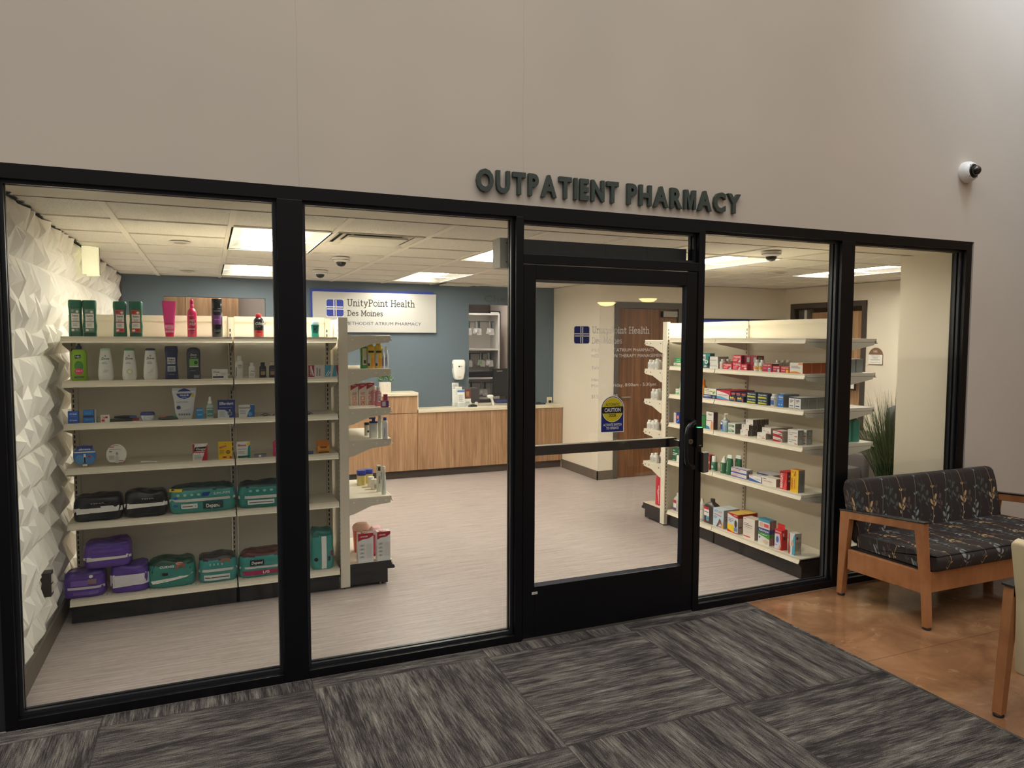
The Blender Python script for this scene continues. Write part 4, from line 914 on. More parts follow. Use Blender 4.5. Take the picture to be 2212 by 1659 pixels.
p=Pr('hairspray_bottle','bottle','raspberry red pump hairspray bottle with slim neck, top left shelf',Lp(-.084,.05,z)); p.rev(.055,.055,.235,[(0,.93,.93),(.01,1,1),(.62,1,1),(.70,.85,.85),(.755,.5,.5),(.76,.42,.42)],2,(206,26,84)); p.rev(.055,.055,.235,[(.761,.44,.44),(.86,.44,.44),(.875,.3,.3),(.885,.42,.42),(.98,.36,.36),(1,.2,.2)],2,(224,34,100),'pump',front=False)
p.lab([('t','Suave',-.05,.55,.04,.5,.2,(240,150,180)),('t','MAX',.0,.40,.07,.55,.3,WH),('t','HOLD',.02,.31,.07,.6,.3,WH),('r',-.4,.3,.2,.225,WH)]+lines(-.3,.3,.08,.17,3,(232,120,160)))
p=Pr('hairspray_can','can','tall black hairspray can with a violet band, top left shelf',Lp(.061,.06,z)); p.rev(.064,.064,.242,[(0,.94,.94),(.01,1,1),(.74,1,1),(.745,.97,.97)],2,BK,rough=.25); p.rev(.064,.064,.242,[(.746,.98,.98),(.985,.97,.97),(1,.88,.88)],2,(10,10,12),'cap',.2,front=False)
p.lab([('t','TRESEMME',0,.66,.03,.6,0,(200,180,200)),('r',-.36,.36,.33,.57,(132,70,150)),('t','TRES TWO',0,.44,.03,.5,0,(220,190,225)),('r',-.3,.3,.18,.19,GR),('r',-.25,.25,.15,.16,GR)])
p=Pr('shaving_foam_can','can','black and red shaving foam can with red cap, top left shelf',Lp(.309,.058,z)); p.rev(.062,.062,.151,[(0,.95,.95),(.01,1,1),(.72,1,1),(.80,.8,.8),(.84,.52,.52)],2,(30,30,34),rough=.25); p.rev(.062,.062,.151,[(.841,.6,.6),(.97,.56,.56),(1,.4,.4)],2,(206,24,40),'cap',front=False)
p.lab([('r',-.49,.49,.02,.30,(196,40,40)),('t','Gillette',.16,.52,.13,1.05,.15,WH),('t','FOAMY',-.08,.42,.05,.45,0,GR)]+lines(-.2,.2,.06,.2,3,(236,150,140)))
p=Pr('deodorant_stick','deodorant','teal deodorant stick with clear rounded cap, right end of the top left shelf',Lp(.661,.03,z)); p.rev(.054,.03,.108,[(0,.86,.9),(.06,.95,1),(.3,.86,.95),(.6,.97,1),(.78,1,1)],3,(48,176,160)); p.rev(.054,.03,.108,[(.781,.95,.95),(.93,.88,.85),(1,.6,.5)],3,(196,226,232),'cap',front=False)
p.lab([('r',-.32,.32,.27,.72,(36,120,116)),('p',[(-.16,.5),(-.08,.42),(.18,.62),(.2,.66),(-.07,.52),(-.13,.56)],(10,30,40)),('r',-.26,.26,.65,.68,(16,70,76)),('r',-.2,.2,.33,.35,(16,70,76))])
z=LZ[1]
p=Pr('body_wash_bottle','bottle','lime green bottle with navy pump cap, left end of the second left shelf',Lp(-.699,.05,z)); p.rev(.085,.05,.222,[(0,.93,.9),(.02,1,1),(.5,.98,.98),(.72,1,1),(.82,.8,.8),(.845,.4,.5)],3,(142,188,34)); p.rev(.085,.05,.222,[(.846,.36,.6),(.915,.36,.6),(.93,.2,.34),(.97,.18,.3),(1,.12,.2)],2.2,(36,40,96),'pump',front=False)
p.lab([('p',[(-.24,.68),(.12,.70),(.14,.61),(-.22,.59)],NV),('t','Suave',-.05,.63,.035,.3,.1,WH),('e',0,.40,.27,.13,(60,130,50)),('e',.0,.26,.27,.085,(214,70,110)),('t','3 in 1',0,.25,.04,.34,.1,WH),('r',-.28,.28,.08,.12,(24,60,36)),('t','WATERMELON',0,.088,.02,.5,0,(200,220,160))])
for i,(x,w,cc,nm,extra) in enumerate(((-.562,.083,(186,214,206),'pale mint',[('p',[(-.2,.26),(0,.36),(.25,.32),(.05,.24)],LG)]),(-.436,.080,(86,150,96),'green',[('e',.02,.27,.2,.08,(176,204,150)),('e',.03,.27,.14,.055,(224,236,206))]),(-.321,.082,(48,58,110),'navy',[('p',[(-.2,.2),(.2,.40),(.12,.22)],LG)]))):
    p=Pr('body_wash_bottle','bottle','white tapered body wash bottle with %s cap on the second left shelf'%nm,Lp(x,.045,z),0,'white tapered body wash bottles'); p.rev(w,.045,.192,[(0,.75,.7),(.03,.93,.9),(.12,1,1),(.35,.96,.95),(.7,.80,.8),(.93,.66,.65)],2.6,(226,228,224)); p.rev(w,.045,.192,[(.931,.67,.66),(.98,.66,.62),(1,.5,.4)],2.6,cc,'cap',front=False)
    p.lab([('p',[(-.07,.76),(0,.80),(.08,.76),(0,.74)],GR),('t','Dove',0,.65,.07,.48,.2,(40,60,60))]+lines(-.22,.12,.52,.60,2,(120,160,150) if i<2 else (110,120,160))+extra+lines(-.16,.16,.13,.17,2,LG))
waist('body_wash_bottle','navy blue mens wash bottle on the second left shelf',-.205,.074,.205,z,(30,40,84),(22,28,66),[('r',-.30,.30,.46,.66,(196,200,206)),('t','Suave',0,.58,.045,.42,0,BK),('t','MEN',0,.49,.06,.5,0,BK),('r',-.30,.30,.24,.41,(176,184,196))]+lines(-.22,.22,.27,.38,3,DG)+lines(-.2,.2,.15,.18,1,GR))
p=Pr('body_wash_bottle','bottle','charcoal grey wash bottle with a green label square on the second left shelf',Lp(-.080,.045,z)); p.rev(.08,.045,.197,[(0,.93,.9),(.02,.98,1),(.4,.95,.95),(.8,1,1),(.93,.92,.9),(.985,.6,.6),(1,.35,.3)],3.4,(56,62,70)); p.lab([('t','Dove',0,.74,.055,.42,.2,WH),('t','MEN+CARE',0,.67,.035,.44,0,LG),('r',-.30,.34,.42,.64,(120,176,90)),('e',.16,.52,.13,.06,(50,90,60)),('r',-.30,.34,.38,.415,(200,210,200)),('r',-.25,.1,.26,.27,GR),('r',.0,.42,.03,.13,(120,130,150))])
p=Pr('soap_carton','box','low white soap carton lying on the second left shelf',Lp(.071,.06,z)).box(.092,.06,.059,(226,226,222)); p.lab([('t','Dove',-.22,.62,.2,.36,.2,(70,72,80)),('e',.2,.5,.2,.16,LG),('r',-.45,.22,.08,.26,(44,48,66)),('e',-.2,.42,.07,.05,GR)])
def pillb(name,label,loc,w,h,col,cap,items,rz=0,group=None,ct=.80,nk=.62,e=2,cat='bottle',d=None):
    p=Pr(name,cat,label,loc,rz,group); d=d or w; p.rev(w,d,h,[(0,.92,.92),(.03,1,1),(ct-.12,1,1),(ct-.04,.85,.85),(ct,nk-.06,nk-.06)],e,col); p.rev(w,d,h,[(ct+.002,nk,nk),(.98,nk,nk),(1,nk-.08,nk-.08)],min(e,2.4),cap,'cap',front=False); return p.lab(items) if items else p
pillb('lotion_bottle','white square-shouldered bottle with white cap beside the shelf joint, second left shelf',Lp(.186,.036,z),.047,.142,(222,222,216),(214,214,208),[('t','ROBERT',.08,.56,.045,.6,0,DG),('t','GARDEN',.08,.50,.04,.6,0,DG),('t','MILD',.08,.44,.04,.45,0,DG),('r',-.42,-.34,.1,.5,DG)]+lines(-.1,.35,.12,.3,3,LG),e=4,d=.032)
pillb('lotion_bottle','small white travel bottle on the second left shelf, right of the square-shouldered one',Lp(.262,.03,z),.041,.098,(220,222,220),(216,218,214),[('t','Dove',.1,.42,.08,.6,.2,(70,80,84))]+lines(-.3,.3,.15,.33,3,GR),e=3,d=.028)
GLD=(176,146,84)
for x,cc,nm in ((.328,(20,20,40),'black cap'),(.387,(198,196,190),'pale cap')):
    pillb('travel_bottle','small black travel bottle with gold label and %s on the second left shelf'%nm,Lp(x,.03,z),.041,.10,(26,26,44),cc,[('r',-.3,.34,.20,.42,GLD),('r',-.3,.3,.50,.52,GR),('t','SHAMPOO',0,.30,.05,.5,0,BK)],e=2.6,d=.03,group='small black travel bottles')
p=Pr('swab_carton','box','long flat cotton swab carton with crimson and blue ends, right end of second left shelf',Lp(.712,.03,z)).box(.199,.03,.078,(222,216,212)); p.lab([('r',-.5,-.31,0,1,(160,36,72)),('p',[(-.44,.95),(-.36,.1),(-.32,.1),(-.4,.95)],WH),('v','LEADER',-.40,.5,.05,.7,0,WH),('v','Cotton',-.20,.42,.05,.7,0,(60,50,60)),('v','Swabs',-.12,.40,.05,.62,0,(60,50,60)),('r',.03,.42,0,1,(74,158,184)),('p',[(.2,0),(.27,0),(.33,1),(.24,1)],LG),('p',[(.38,1),(.5,1),(.5,0),(.46,0)],(168,44,70)),('p',[(.05,.1),(.16,.55),(.17,.5),(.07,.06)],WH),('p',[(.1,.08),(.22,.5),(.23,.45),(.12,.05)],WH)])
z=LZ[2]
def smallbox(name,cat,label,loc,w,d,h,col,items,rz=0,side=None,top=None,sitems=None,group=None,titems=None):
    p=Pr(name,cat,label,loc,rz,group).box(w,d,h,col,side,top)
    if items: p.lab(items)
    if sitems: p.lab(sitems,'s','side_print')
    if titems: p.lab(titems,'t','top_print')
    return p
smallbox('dental_floss_pack','box','bright blue floss pack, leftmost on the third left shelf',Lp(-.737,.03,z),.054,.03,.072,(28,96,206),[('t','Crest',0,.72,.12,.7,.15,WH),('r',-.3,.3,.56,.58,LB),('t','Crest',0,.2,.12,.7,.15,WH)])
smallbox('dental_floss_pack','box','blue mouth care pack in clear tray, second on the third left shelf',Lp(-.659,.03,z),.055,.03,.075,(36,118,196),[('t','ACT',0,.72,.1,.6,0,LB),('r',-.5,.5,.42,.6,(20,46,110)),('t','ACT',0,.2,.1,.6,0,LB)])
MB().box(-.626,-.619,LF+.036,LF+.09,z,z+.078).obj('x',CLEAR).name='plastic_shelf_flag'; tag(bpy.data.objects['plastic_shelf_flag'],'narrow clear plastic sleeve standing right of the blue mouth care pack','sleeve')
smallbox('small_carton','box','little white carton with red lettering on the third left shelf',Lp(-.572,.025,z),.046,.025,.044,WH,[('t','Oral',-.2,.5,.35,.4,0,RD),('r',-.42,-.05,.1,.4,RD),('r',.02,.3,.55,.8,RD)])
for i,(x,dz,c) in enumerate(((-.49,0,BK),(-.455,0,(160,40,50)),(-.47,.014,(60,90,160)))):
    g=MB(); g.tube([(-.06,0,.008),(.0,0,.009),(.06,.01,.008)],.008,8,rad=[.007,.009,.006]); 
    t=thing('toothbrush_pack','dark packaged toothbrush lying on the third left shelf, %s of three'%('left','right','top')[i],'toothbrush',(x,LF+.05+.022*i,z+dz),0,'toothbrush packs lying on the shelf'); g.obj('handle',M((40,42,46),.4),t); MB().box(.025,.06,-.012,.012,0,.014).obj('brush_head',M(c,.4),t)
p=Pr('floss_tub','tub','small oval white and navy floss tub on the third left shelf',Lp(-.346,.05,z)); p.rev(.081,.05,.052,[(0,.7,.8),(.05,.78,.85),(.55,1,1),(.62,1,1)],2.2,(186,196,214)); p.rev(.081,.05,.052,[(.621,1,1),(.9,.98,.98),(1,.8,.8)],2.2,(40,54,130),'lid',front=False); p.lab([('r',-.1,.38,.28,.55,WH),('r',-.06,.3,.36,.42,GR)])
p=Pr('snack_pouch','pouch','flat orange and green pouch lying on the third left shelf',Lp(-.226,.05,z)); p.rev(.125,.05,.022,[(0,.8,.8),(.2,1,1),(.6,.96,.9),(1,.6,.5)],2.6,(60,70,60)); g=MB(); g.sup([(.010,.03,.018),(.0225,.024,.014)],2,-.025,0).obj('window_left',M((222,110,60),.3),p.t); g=MB(); g.sup([(.010,.032,.018),(.0225,.026,.014)],2,.03,0).obj('window_right',M((40,150,90),.3),p.t)
p=Pr('floss_pick_bag','bag','tall white floss pick bag with navy arched logo, third left shelf',Lp(-.138,.04,z)); p.rev(.139,.04,.196,[(0,.55,.6),(.02,.62,.9),(.25,.78,1),(.6,.86,.9),(.86,1,.35),(1,.98,.1)],3,(206,210,212),rough=.25,n=32)
p.lab([('r',-.44,.44,.87,.885,WH),('p',[(-.28,.88),(-.2,.93),(0,.985),(.2,.93),(.28,.88)],(30,52,130)),('p',[(-.32,.82),(-.3,.76),(-.2,.69),(0,.645),(.2,.69),(.3,.76),(.32,.82)],(34,58,150)),('t','Oral-B',-.0,.745,.05,.36,0,WH),('t','Glide',0,.69,.03,.2,0,(150,180,230)),('t','GUM CARE',-.1,.53,.045,.48,0,(70,72,76)),('e',-.24,.38,.09,.06,(40,60,110)),('p',[(-.3,.24),(.25,.34),(.2,.25)],(176,182,190)),('e',.33,.75,.07,.05,(200,190,60))]+[('r',-.24+.1*i,-.18+.1*i,.13,.19,(120,128,140)) for i in range(5)])
smallbox('mouth_spray_carton','box','small sky blue carton right of the white floss pick bag',Lp(-.052,.03,z),.041,.03,.066,(40,138,200),[('t','Biotene',0,.8,.1,.8,0,WH),('t','moist',0,.36,.09,.6,0,WH)])
p=Pr('mouth_spray_bottle','bottle','clear spray bottle with white nozzle and green label, third left shelf',Lp(.008,.034,z)); p.rev(.046,.034,.136,[(0,.95,.95),(.03,1,1),(.55,1,1),(.64,.7,.7),(.68,.45,.5)],3,(176,190,186),rough=.15); p.rev(.046,.034,.136,[(.681,.6,.7),(.78,.56,.66),(.8,.34,.4),(.92,.34,.4),(1,.26,.3)],2,WH,'nozzle',front=False); p.lab([('r',-.46,.46,.08,.50,(86,138,126)),('t','BIOTENE',0,.4,.05,.7,0,WH),('r',-.3,.3,.2,.22,WH)])
smallbox('denture_tablet_carton','box','navy and pale denture tablet carton on the third left shelf',Lp(.105,.045,z),.104,.045,.11,(34,50,128),[('t','Efferdent',0,.76,.15,.78,0,WH),('r',-.42,.3,.6,.615,LG),('p',[(-.5,0),(.15,0),(.12,.3),(-.1,.46),(-.5,.48)],(206,216,220))]+lines(-.42,-.1,.08,.4,5)+[('e',.18,.25,.14,.13,(120,140,150)),('e',.18,.25,.08,.08,(70,80,100)),('r',.14,.22,.4,.47,LG)])
smallbox('dry_mouth_carton','box','white and blue lozenge carton right of the navy denture tablet carton',Lp(.225,.04,z),.096,.04,.077,(220,222,218),[('p',[(.2,1),(.5,1),(.5,0),(.0,0),(.1,.4),(.24,.7)],(38,96,170)),('t','biotene',-.12,.72,.14,.66,0,(20,24,50)),('e',.2,.25,.14,.17,(90,160,210)),('r',-.42,-.05,.32,.36,NV)]+lines(-.44,-.05,.44,.64,3))
for i in range(3):
    g=MB(); g.tube([(-.03,0,.004),(0,-.01,.018),(.03,0,.004)],.0025,6).sup([(0,.016,.009),(.006,.014,.008)],2); tag(g.obj('wire_clip',M((60,60,62),.4,.5),None,(.34+.075*i+(.12 if i==2 else 0),LF+.06,z)),'small dark wire clip lying on the third left shelf, %s'%('left one','middle one','right of the window post')[i],'clip',group='wire clips on the third left shelf')
z=LZ[3]
def rnd_blister(name,label,x,w,h,col,items):
    t=Pr(name,'blister pack',label,Lp(x,.02,z)); t.w,t.h,t.d=w,h,.008; t.fn=lambda X,Z:-.006
    pts=[(w/2*math.cos(math.radians(a)),h*.52+h*.48*math.sin(math.radians(a))) for a in range(-52,233,9)]; 
    MB().prism(pts,-.006,-.002,'y').obj('card',M(col,.35),t.t); pts=[(x_*1.04,h*.5+(z_-h*.5)*1.0+ (0.0)) for x_,z_ in pts]; MB().prism(pts,-.0018,.006,'y').obj('plastic_shell',CLEAR,t.t); t.lab(items); return t
rnd_blister('cold_sore_cream_pack','round blue blister pack, left end of the fourth left shelf',-.685,.118,.132,(60,112,178),[('r',-.36,.36,.83,.97,(40,50,130)),('t','abreva',0,.78,.09,.5,0,WH),('r',-.46,.46,.66,.71,WH),('e',-.22,.35,.2,.22,(90,150,206)),('e',.22,.35,.2,.22,(80,140,200)),('r',-.05,.05,.22,.6,WH),('r',-.04,.04,.2,.46,NV),('e',.2,.48,.06,.06,RD),('r',-.1,.1,.06,.14,WH)])
rnd_blister('ointment_pack','round white blister pack, second on the fourth left shelf',-.519,.108,.130,(222,220,212),[('r',-.14,.12,.93,.95,DG),('r',-.35,-.1,.85,.89,RD),('r',-.35,.25,.74,.76,GR),('r',-.35,-.22,.64,.68,DG),('r',-.04,.10,.12,.58,LG),('r',-.02,.08,.5,.62,GR),('r',.12,.35,.2,.23,RD)]+lines(-.36,-.1,.3,.5,5))
g=MB(); g.tube([(-.045,0,.008),(0,0,.008),(.045,.004,.004)],.008,8,rad=[.008,.007,.003]); tag(g.obj('ointment_tube',M((214,212,204),.4),None,(-.345,LF+.06,z)),'small white ointment tube lying flat on the fourth left shelf','tube')
smallbox('tooth_gel_carton','box','white, red and black tooth gel carton on the fourth left shelf',Lp(-.055,.03,z),.086,.03,.106,(222,220,214),[('p',[(-.5,1),(-.36,1),(-.44,.4),(-.5,.45)],(170,26,40)),('p',[(-.36,.80),(.5,.84),(.44,.60),(-.42,.56)],BK),('t','Orajel',.04,.64,.11,.66,.2,WH),('r',-.42,.42,.48,.54,RD),('p',[(.1,0),(.5,0),(.5,.92),(.46,.92)],(180,30,44))]+lines(-.4,.1,.1,.4,4))
smallbox('lip_balm_card','blister pack','yellow lip balm card on the fourth left shelf',Lp(.092,.014,z),.082,.010,.113,(228,188,24),[('p',[(-.42,.66),(-.36,.74),(.1,.78),(.04,.68),(-.38,.62)],RD),('t','Carmex',-.16,.68,.06,.4,.1,WH),('e',.2,.4,.16,.11,(120,80,20)),('t','12HR',.2,.38,.05,.26,0,YL),('r',.3,.46,.04,.16,RD),('e',-.05,.12,.16,.05,RD),('e',0,.88,.04,.03,(150,110,20))]+lines(-.42,-.08,.3,.56,5,(150,110,10)))
smallbox('lip_balm_card','blister pack','white and teal lip balm card right of the yellow one',Lp(.202,.014,z),.080,.010,.108,(222,222,216),[('p',[(.28,0),(.5,0),(.5,.8),(.34,.7),(.3,.4)],(40,140,140)),('e',.36,.86,.13,.09,YL),('t','Blistex',-.1,.72,.12,.64,0,RD),('t','MEDICATED',-.12,.52,.05,.6,0,(20,60,60)),('r',-.45,.42,.03,.15,(10,90,70))]+lines(-.42,.1,.28,.45,3))
smallbox('lip_balm_strip','blister pack','low grey lip balm strip lying on the fourth left shelf',Lp(.304,.04,z),.073,.04,.018,(120,124,136),[('e',-.05,.5,.12,.4,WH)])
p=Pr('ear_care_pack','bottle','magenta rounded pack partly behind the window post, fourth left shelf',Lp(.414,.03,z)); p.rev(.063,.03,.104,[(0,.8,.8),(.05,1,1),(.85,1,1),(1,.7,.6)],3,(206,40,100)); p.lab([('r',-.3,.3,.45,.5,WH),('r',-.3,.3,.3,.42,(240,140,180))])
g=MB(); g.tube([(-.018,0,.010),(.018,0,.010)],.010,10); tag(g.obj('lip_tube',M((60,80,130),.4),None,(.62,LF+.05,z)),'tiny blue tube lying right of the window post, fourth left shelf','tube')
p=smallbox('cough_drop_carton','box','open-topped orange counter carton, right end of the fourth left shelf',Lp(.705,.06,z),.078,.05,.05,(222,150,50),[('p',[(-.34,.98),(.34,.98),(.22,.72),(-.22,.72)],(130,70,34)),('r',-.45,.45,.08,.28,(60,36,20)),('t',"FISHERMAN'S",0,.34,.14,.7,0,(110,60,20))])
MB().prism([(-.02,.05),(.015,.05),(.028,.082),(.024,.084)],-.041,.041,'x').obj('open_flap',M((196,122,50),.5),p.t)
# incontinence pads
def pack(label,x,z,w,d,h,col,topcol,items,rz=0,group='soft wrapped pad packs',dy=0,y=None,e=4.2,rot=None,name='pad_pack'):
    p=Pr(name,'pad pack',label,(x,(LF+.03+d/2+dy) if y is None else y,z),rz,group)
    key=[(0,.90,.86),(.05,.96,.96),(.18,1,1),(.5,1.0,1.0),(.78,.98,.97),(.93,.93,.9),(1,.82,.80)]; prof=[]
    for (t0,a0,b0),(t1,a1,b1) in zip(key,key[1:]): prof+=[(t0+(t1-t0)*q/3,a0+(a1-a0)*q/3,b0+(b1-b0)*q/3) for q in range(3)]
    prof.append(key[-1]); prof+=[(1.004,.6,.58),(1.0,.3,.3)]
    P_=[(t*h,fx*w/2,fy*d/2) for t,fx,fy in prof]; g=MB(); sd=x*37+z*11
    def dy(X,Z): return mn.noise(Vector((X*16,sd,Z*24)))*.007+mn.noise(Vector((X*50+Z*40,sd+9,Z*60)))*.002
    g.sup(P_,e,0,0,72)
    def wob_(a,b_,c_):
        k=min(1,max(0,c_/h)); up=mn.noise(Vector((a*12,b_*12,sd)))*.014*k**3+(mn.noise(Vector((a*45,b_*45,sd)))*.004*k**3)
        return (a+mn.noise(Vector((sd,b_*20,c_*22)))*.007,b_+dy(a,c_)*(1 if b_<0 else .5),max(0,c_+up))
    g.v=[wob_(*v) for v in g.v]
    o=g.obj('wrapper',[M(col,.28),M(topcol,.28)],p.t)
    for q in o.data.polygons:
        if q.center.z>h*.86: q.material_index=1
    p.w,p.h,p.d=w,h,d
    def fn(X,Z):
        Z=min(max(Z,0),h)
        for (z0,a,b),(z1,c_,d_) in zip(P_,P_[1:]):
            if Z<=z1: q=(Z-z0)/max(1e-9,z1-z0); rx=a+(c_-a)*q; ry=b+(d_-b)*q; break
        u=min(.97,abs(X)/rx); return -ry*(1-u**e)**(1/e)+dy(X,Z)-.004
    p.fn=fn; p.lab(items,'f','front_print'); 
    return p
z=LZ[4]; tape=lambda v0,v1,c=WH:[('r',-.5,.5,v0+.06,v1-.06,c),('p',[(-.43,v0),(-.30,v0+.03),(0,v0+.05),(.42,v0+.07),(.44,v1-.02),(.2,v1),(-.42,v1-.04)],(238,238,236))]
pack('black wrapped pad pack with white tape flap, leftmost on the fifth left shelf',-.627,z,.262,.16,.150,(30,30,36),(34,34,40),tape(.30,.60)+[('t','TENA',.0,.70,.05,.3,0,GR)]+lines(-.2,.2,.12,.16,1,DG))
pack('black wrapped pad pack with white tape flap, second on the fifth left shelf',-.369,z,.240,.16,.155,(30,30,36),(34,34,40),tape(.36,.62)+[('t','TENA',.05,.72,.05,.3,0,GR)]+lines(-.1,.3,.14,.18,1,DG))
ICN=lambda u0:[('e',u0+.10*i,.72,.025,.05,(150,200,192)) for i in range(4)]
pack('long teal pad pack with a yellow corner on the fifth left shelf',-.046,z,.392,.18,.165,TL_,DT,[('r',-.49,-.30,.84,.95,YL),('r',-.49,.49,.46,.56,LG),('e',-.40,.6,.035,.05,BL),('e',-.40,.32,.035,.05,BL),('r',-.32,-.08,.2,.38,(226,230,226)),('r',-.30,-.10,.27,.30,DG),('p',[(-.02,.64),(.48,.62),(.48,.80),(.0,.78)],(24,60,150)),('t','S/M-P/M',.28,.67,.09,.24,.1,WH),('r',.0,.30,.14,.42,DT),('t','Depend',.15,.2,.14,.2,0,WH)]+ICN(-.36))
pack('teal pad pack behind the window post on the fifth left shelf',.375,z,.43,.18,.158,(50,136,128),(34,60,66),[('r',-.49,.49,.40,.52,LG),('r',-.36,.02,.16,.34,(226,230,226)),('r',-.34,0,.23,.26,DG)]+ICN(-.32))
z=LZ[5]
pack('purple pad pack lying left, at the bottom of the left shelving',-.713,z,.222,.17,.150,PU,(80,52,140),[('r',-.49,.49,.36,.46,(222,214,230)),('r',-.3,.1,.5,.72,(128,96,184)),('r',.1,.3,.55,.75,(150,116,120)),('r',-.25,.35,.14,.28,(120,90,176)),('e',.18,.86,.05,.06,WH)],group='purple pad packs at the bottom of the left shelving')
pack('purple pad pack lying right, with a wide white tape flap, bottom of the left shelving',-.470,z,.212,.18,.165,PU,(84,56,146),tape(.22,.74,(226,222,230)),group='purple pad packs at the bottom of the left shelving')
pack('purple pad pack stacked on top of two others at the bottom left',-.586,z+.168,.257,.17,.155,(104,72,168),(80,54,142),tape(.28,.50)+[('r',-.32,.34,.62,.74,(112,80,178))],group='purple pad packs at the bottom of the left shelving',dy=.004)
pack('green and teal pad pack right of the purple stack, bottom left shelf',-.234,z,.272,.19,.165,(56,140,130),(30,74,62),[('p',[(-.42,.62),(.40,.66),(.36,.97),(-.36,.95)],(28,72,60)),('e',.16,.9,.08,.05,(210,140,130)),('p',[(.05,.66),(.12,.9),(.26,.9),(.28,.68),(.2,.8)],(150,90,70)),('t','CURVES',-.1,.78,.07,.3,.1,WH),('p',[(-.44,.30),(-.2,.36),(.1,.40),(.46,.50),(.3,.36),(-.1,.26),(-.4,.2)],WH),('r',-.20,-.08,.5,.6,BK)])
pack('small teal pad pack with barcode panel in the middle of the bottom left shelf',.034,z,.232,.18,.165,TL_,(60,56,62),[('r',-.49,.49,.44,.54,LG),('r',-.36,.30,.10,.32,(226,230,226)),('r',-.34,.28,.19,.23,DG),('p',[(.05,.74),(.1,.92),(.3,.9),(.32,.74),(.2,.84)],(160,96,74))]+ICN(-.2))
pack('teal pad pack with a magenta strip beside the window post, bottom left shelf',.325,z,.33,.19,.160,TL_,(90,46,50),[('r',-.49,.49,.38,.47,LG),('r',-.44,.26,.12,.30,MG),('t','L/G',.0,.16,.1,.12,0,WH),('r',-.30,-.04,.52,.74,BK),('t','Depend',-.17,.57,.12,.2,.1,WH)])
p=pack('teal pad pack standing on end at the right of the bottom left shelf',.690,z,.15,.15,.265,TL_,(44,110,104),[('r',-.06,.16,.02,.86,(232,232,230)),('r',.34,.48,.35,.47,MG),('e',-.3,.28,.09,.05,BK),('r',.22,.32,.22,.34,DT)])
# ---- end shelving unit beside the left run
yE=lambda y,d:y+d/2
def El(x,y,z,d=.04): return (x,y+d/2,z)
z=LE[1]
p=Pr('mouthwash_bottle','bottle','green and white bottle on the top stocked shelf of the near end unit',El(.990,1.31,z)); p.rev(.042,.06,.172,[(0,.95,.95),(.03,1,1),(.84,1,1),(.9,.7,.7)],4,(70,170,70)); p.rev(.042,.06,.185,[(.84,.5,.5),(1,.48,.48)],2,(206,210,206),'cap',front=False); p.lab([('r',-.3,.42,.14,.8,(226,226,186)),('r',-.1,.3,.2,.34,DG),('r',-.45,-.36,.02,.5,(40,60,120))])
for x,w,nm in ((1.036,.050,'left'),(1.089,.050,'right')):
    p=Pr('sunscreen_bottle','bottle','bright yellow bottle with black band, %s of the pair on the near end unit'%nm,El(x,1.29,z),0,'yellow bottles with black bands'); p.rev(w,.04,.18,[(0,.95,.95),(.02,1,1),(.8,1,1),(.86,.92,.92),(.88,.66,.7),(.985,.62,.66),(1,.5,.5)],3,(236,200,20)); p.lab([('r',-.49,.49,.60,.68,BK),('r',-.49,-.1,.08,.55,LG),('r',-.45,-.2,.1,.2,DG),('r',.0,.47,.08,.4,(240,160,10))])
for x,y,w,h,nm in ((1.118,1.285,.03,.135,'shorter'),(1.150,1.315,.034,.15,'taller')):
    p=Pr('sunscreen_tube','tube','white sunscreen tube with dark lettering, the %s of two on the near end unit'%nm,El(x,y,z),0,'white tubes on the near end unit'); p.rev(w,.03,h,[(0,.9,.95),(.12,.95,1),(.6,.85,.7),(.97,.4,.9),(1,.3,.9)],2.6,(206,212,224)); p.lab([('v','SUNSCREEN',.12,.38,.2,.5,0,DG),('r',-.3,-.1,.1,.5,(120,130,170))])
z=LE[2]
for i,(x,w,h) in enumerate(((.950,.054,.154),(1.008,.054,.156),(1.064,.055,.160))):
    smallbox('cold_pack_carton','box','white and crimson cold pack carton on the near end unit, %s of three'%('leftmost','middle','rightmost')[i],(x,1.46+.05,z),w,.10,h,(226,222,212),[('p',[(-.5,1),(.5,1),(.5,.90),(0,.80),(-.5,.70)],(168,24,56)),('t','LEADER',.0,.90,.04,.5,.1,WH),('t','Cold',-.0,.56,.065,.5,.1,(196,60,50)),('t','Pack',-.0,.49,.065,.5,.1,(196,60,50)),('r',-.28,.28,.25,.42,(222,150,130)),('e',0,.33,.14,.06,WH),('r',-.28,.3,.04,.2,(230,150,110)),('e',0,.12,.16,.05,WH),('r',-.05,.08,.1,.16,(80,80,120))],group='cold pack cartons')
for x,y,h,nm in ((1.092,1.44,.136,'farther'),(1.100,1.35,.134,'nearer')):
    pillb('antacid_bottle','pink medicine bottle with white cap, the %s of two on the near end unit'%nm,El(x,y,z),.044,h,(196,120,136),(222,216,212),[('r',-.2,.42,.22,.72,(222,208,208)),('r',-.1,.36,.3,.34,(90,60,80)),('r',-.1,.36,.4,.42,(90,60,80)),('r',-.1,.3,.5,.52,(90,60,80))],e=3,d=.04,group='pink medicine bottles')
p=smallbox('lip_card_carton','box','small magenta counter carton with raised flap, front corner of the near end unit',(1.122,1.27,z),.048,.04,.046,(150,36,100),[('r',-.45,.05,.2,.9,LG),('r',.12,.4,.2,.85,(60,60,150))]); MB().box(-.005,.024,.016,.018,.0465,.088).obj('raised_flap',M((176,40,96),.5),p.t)
z=LE[3]
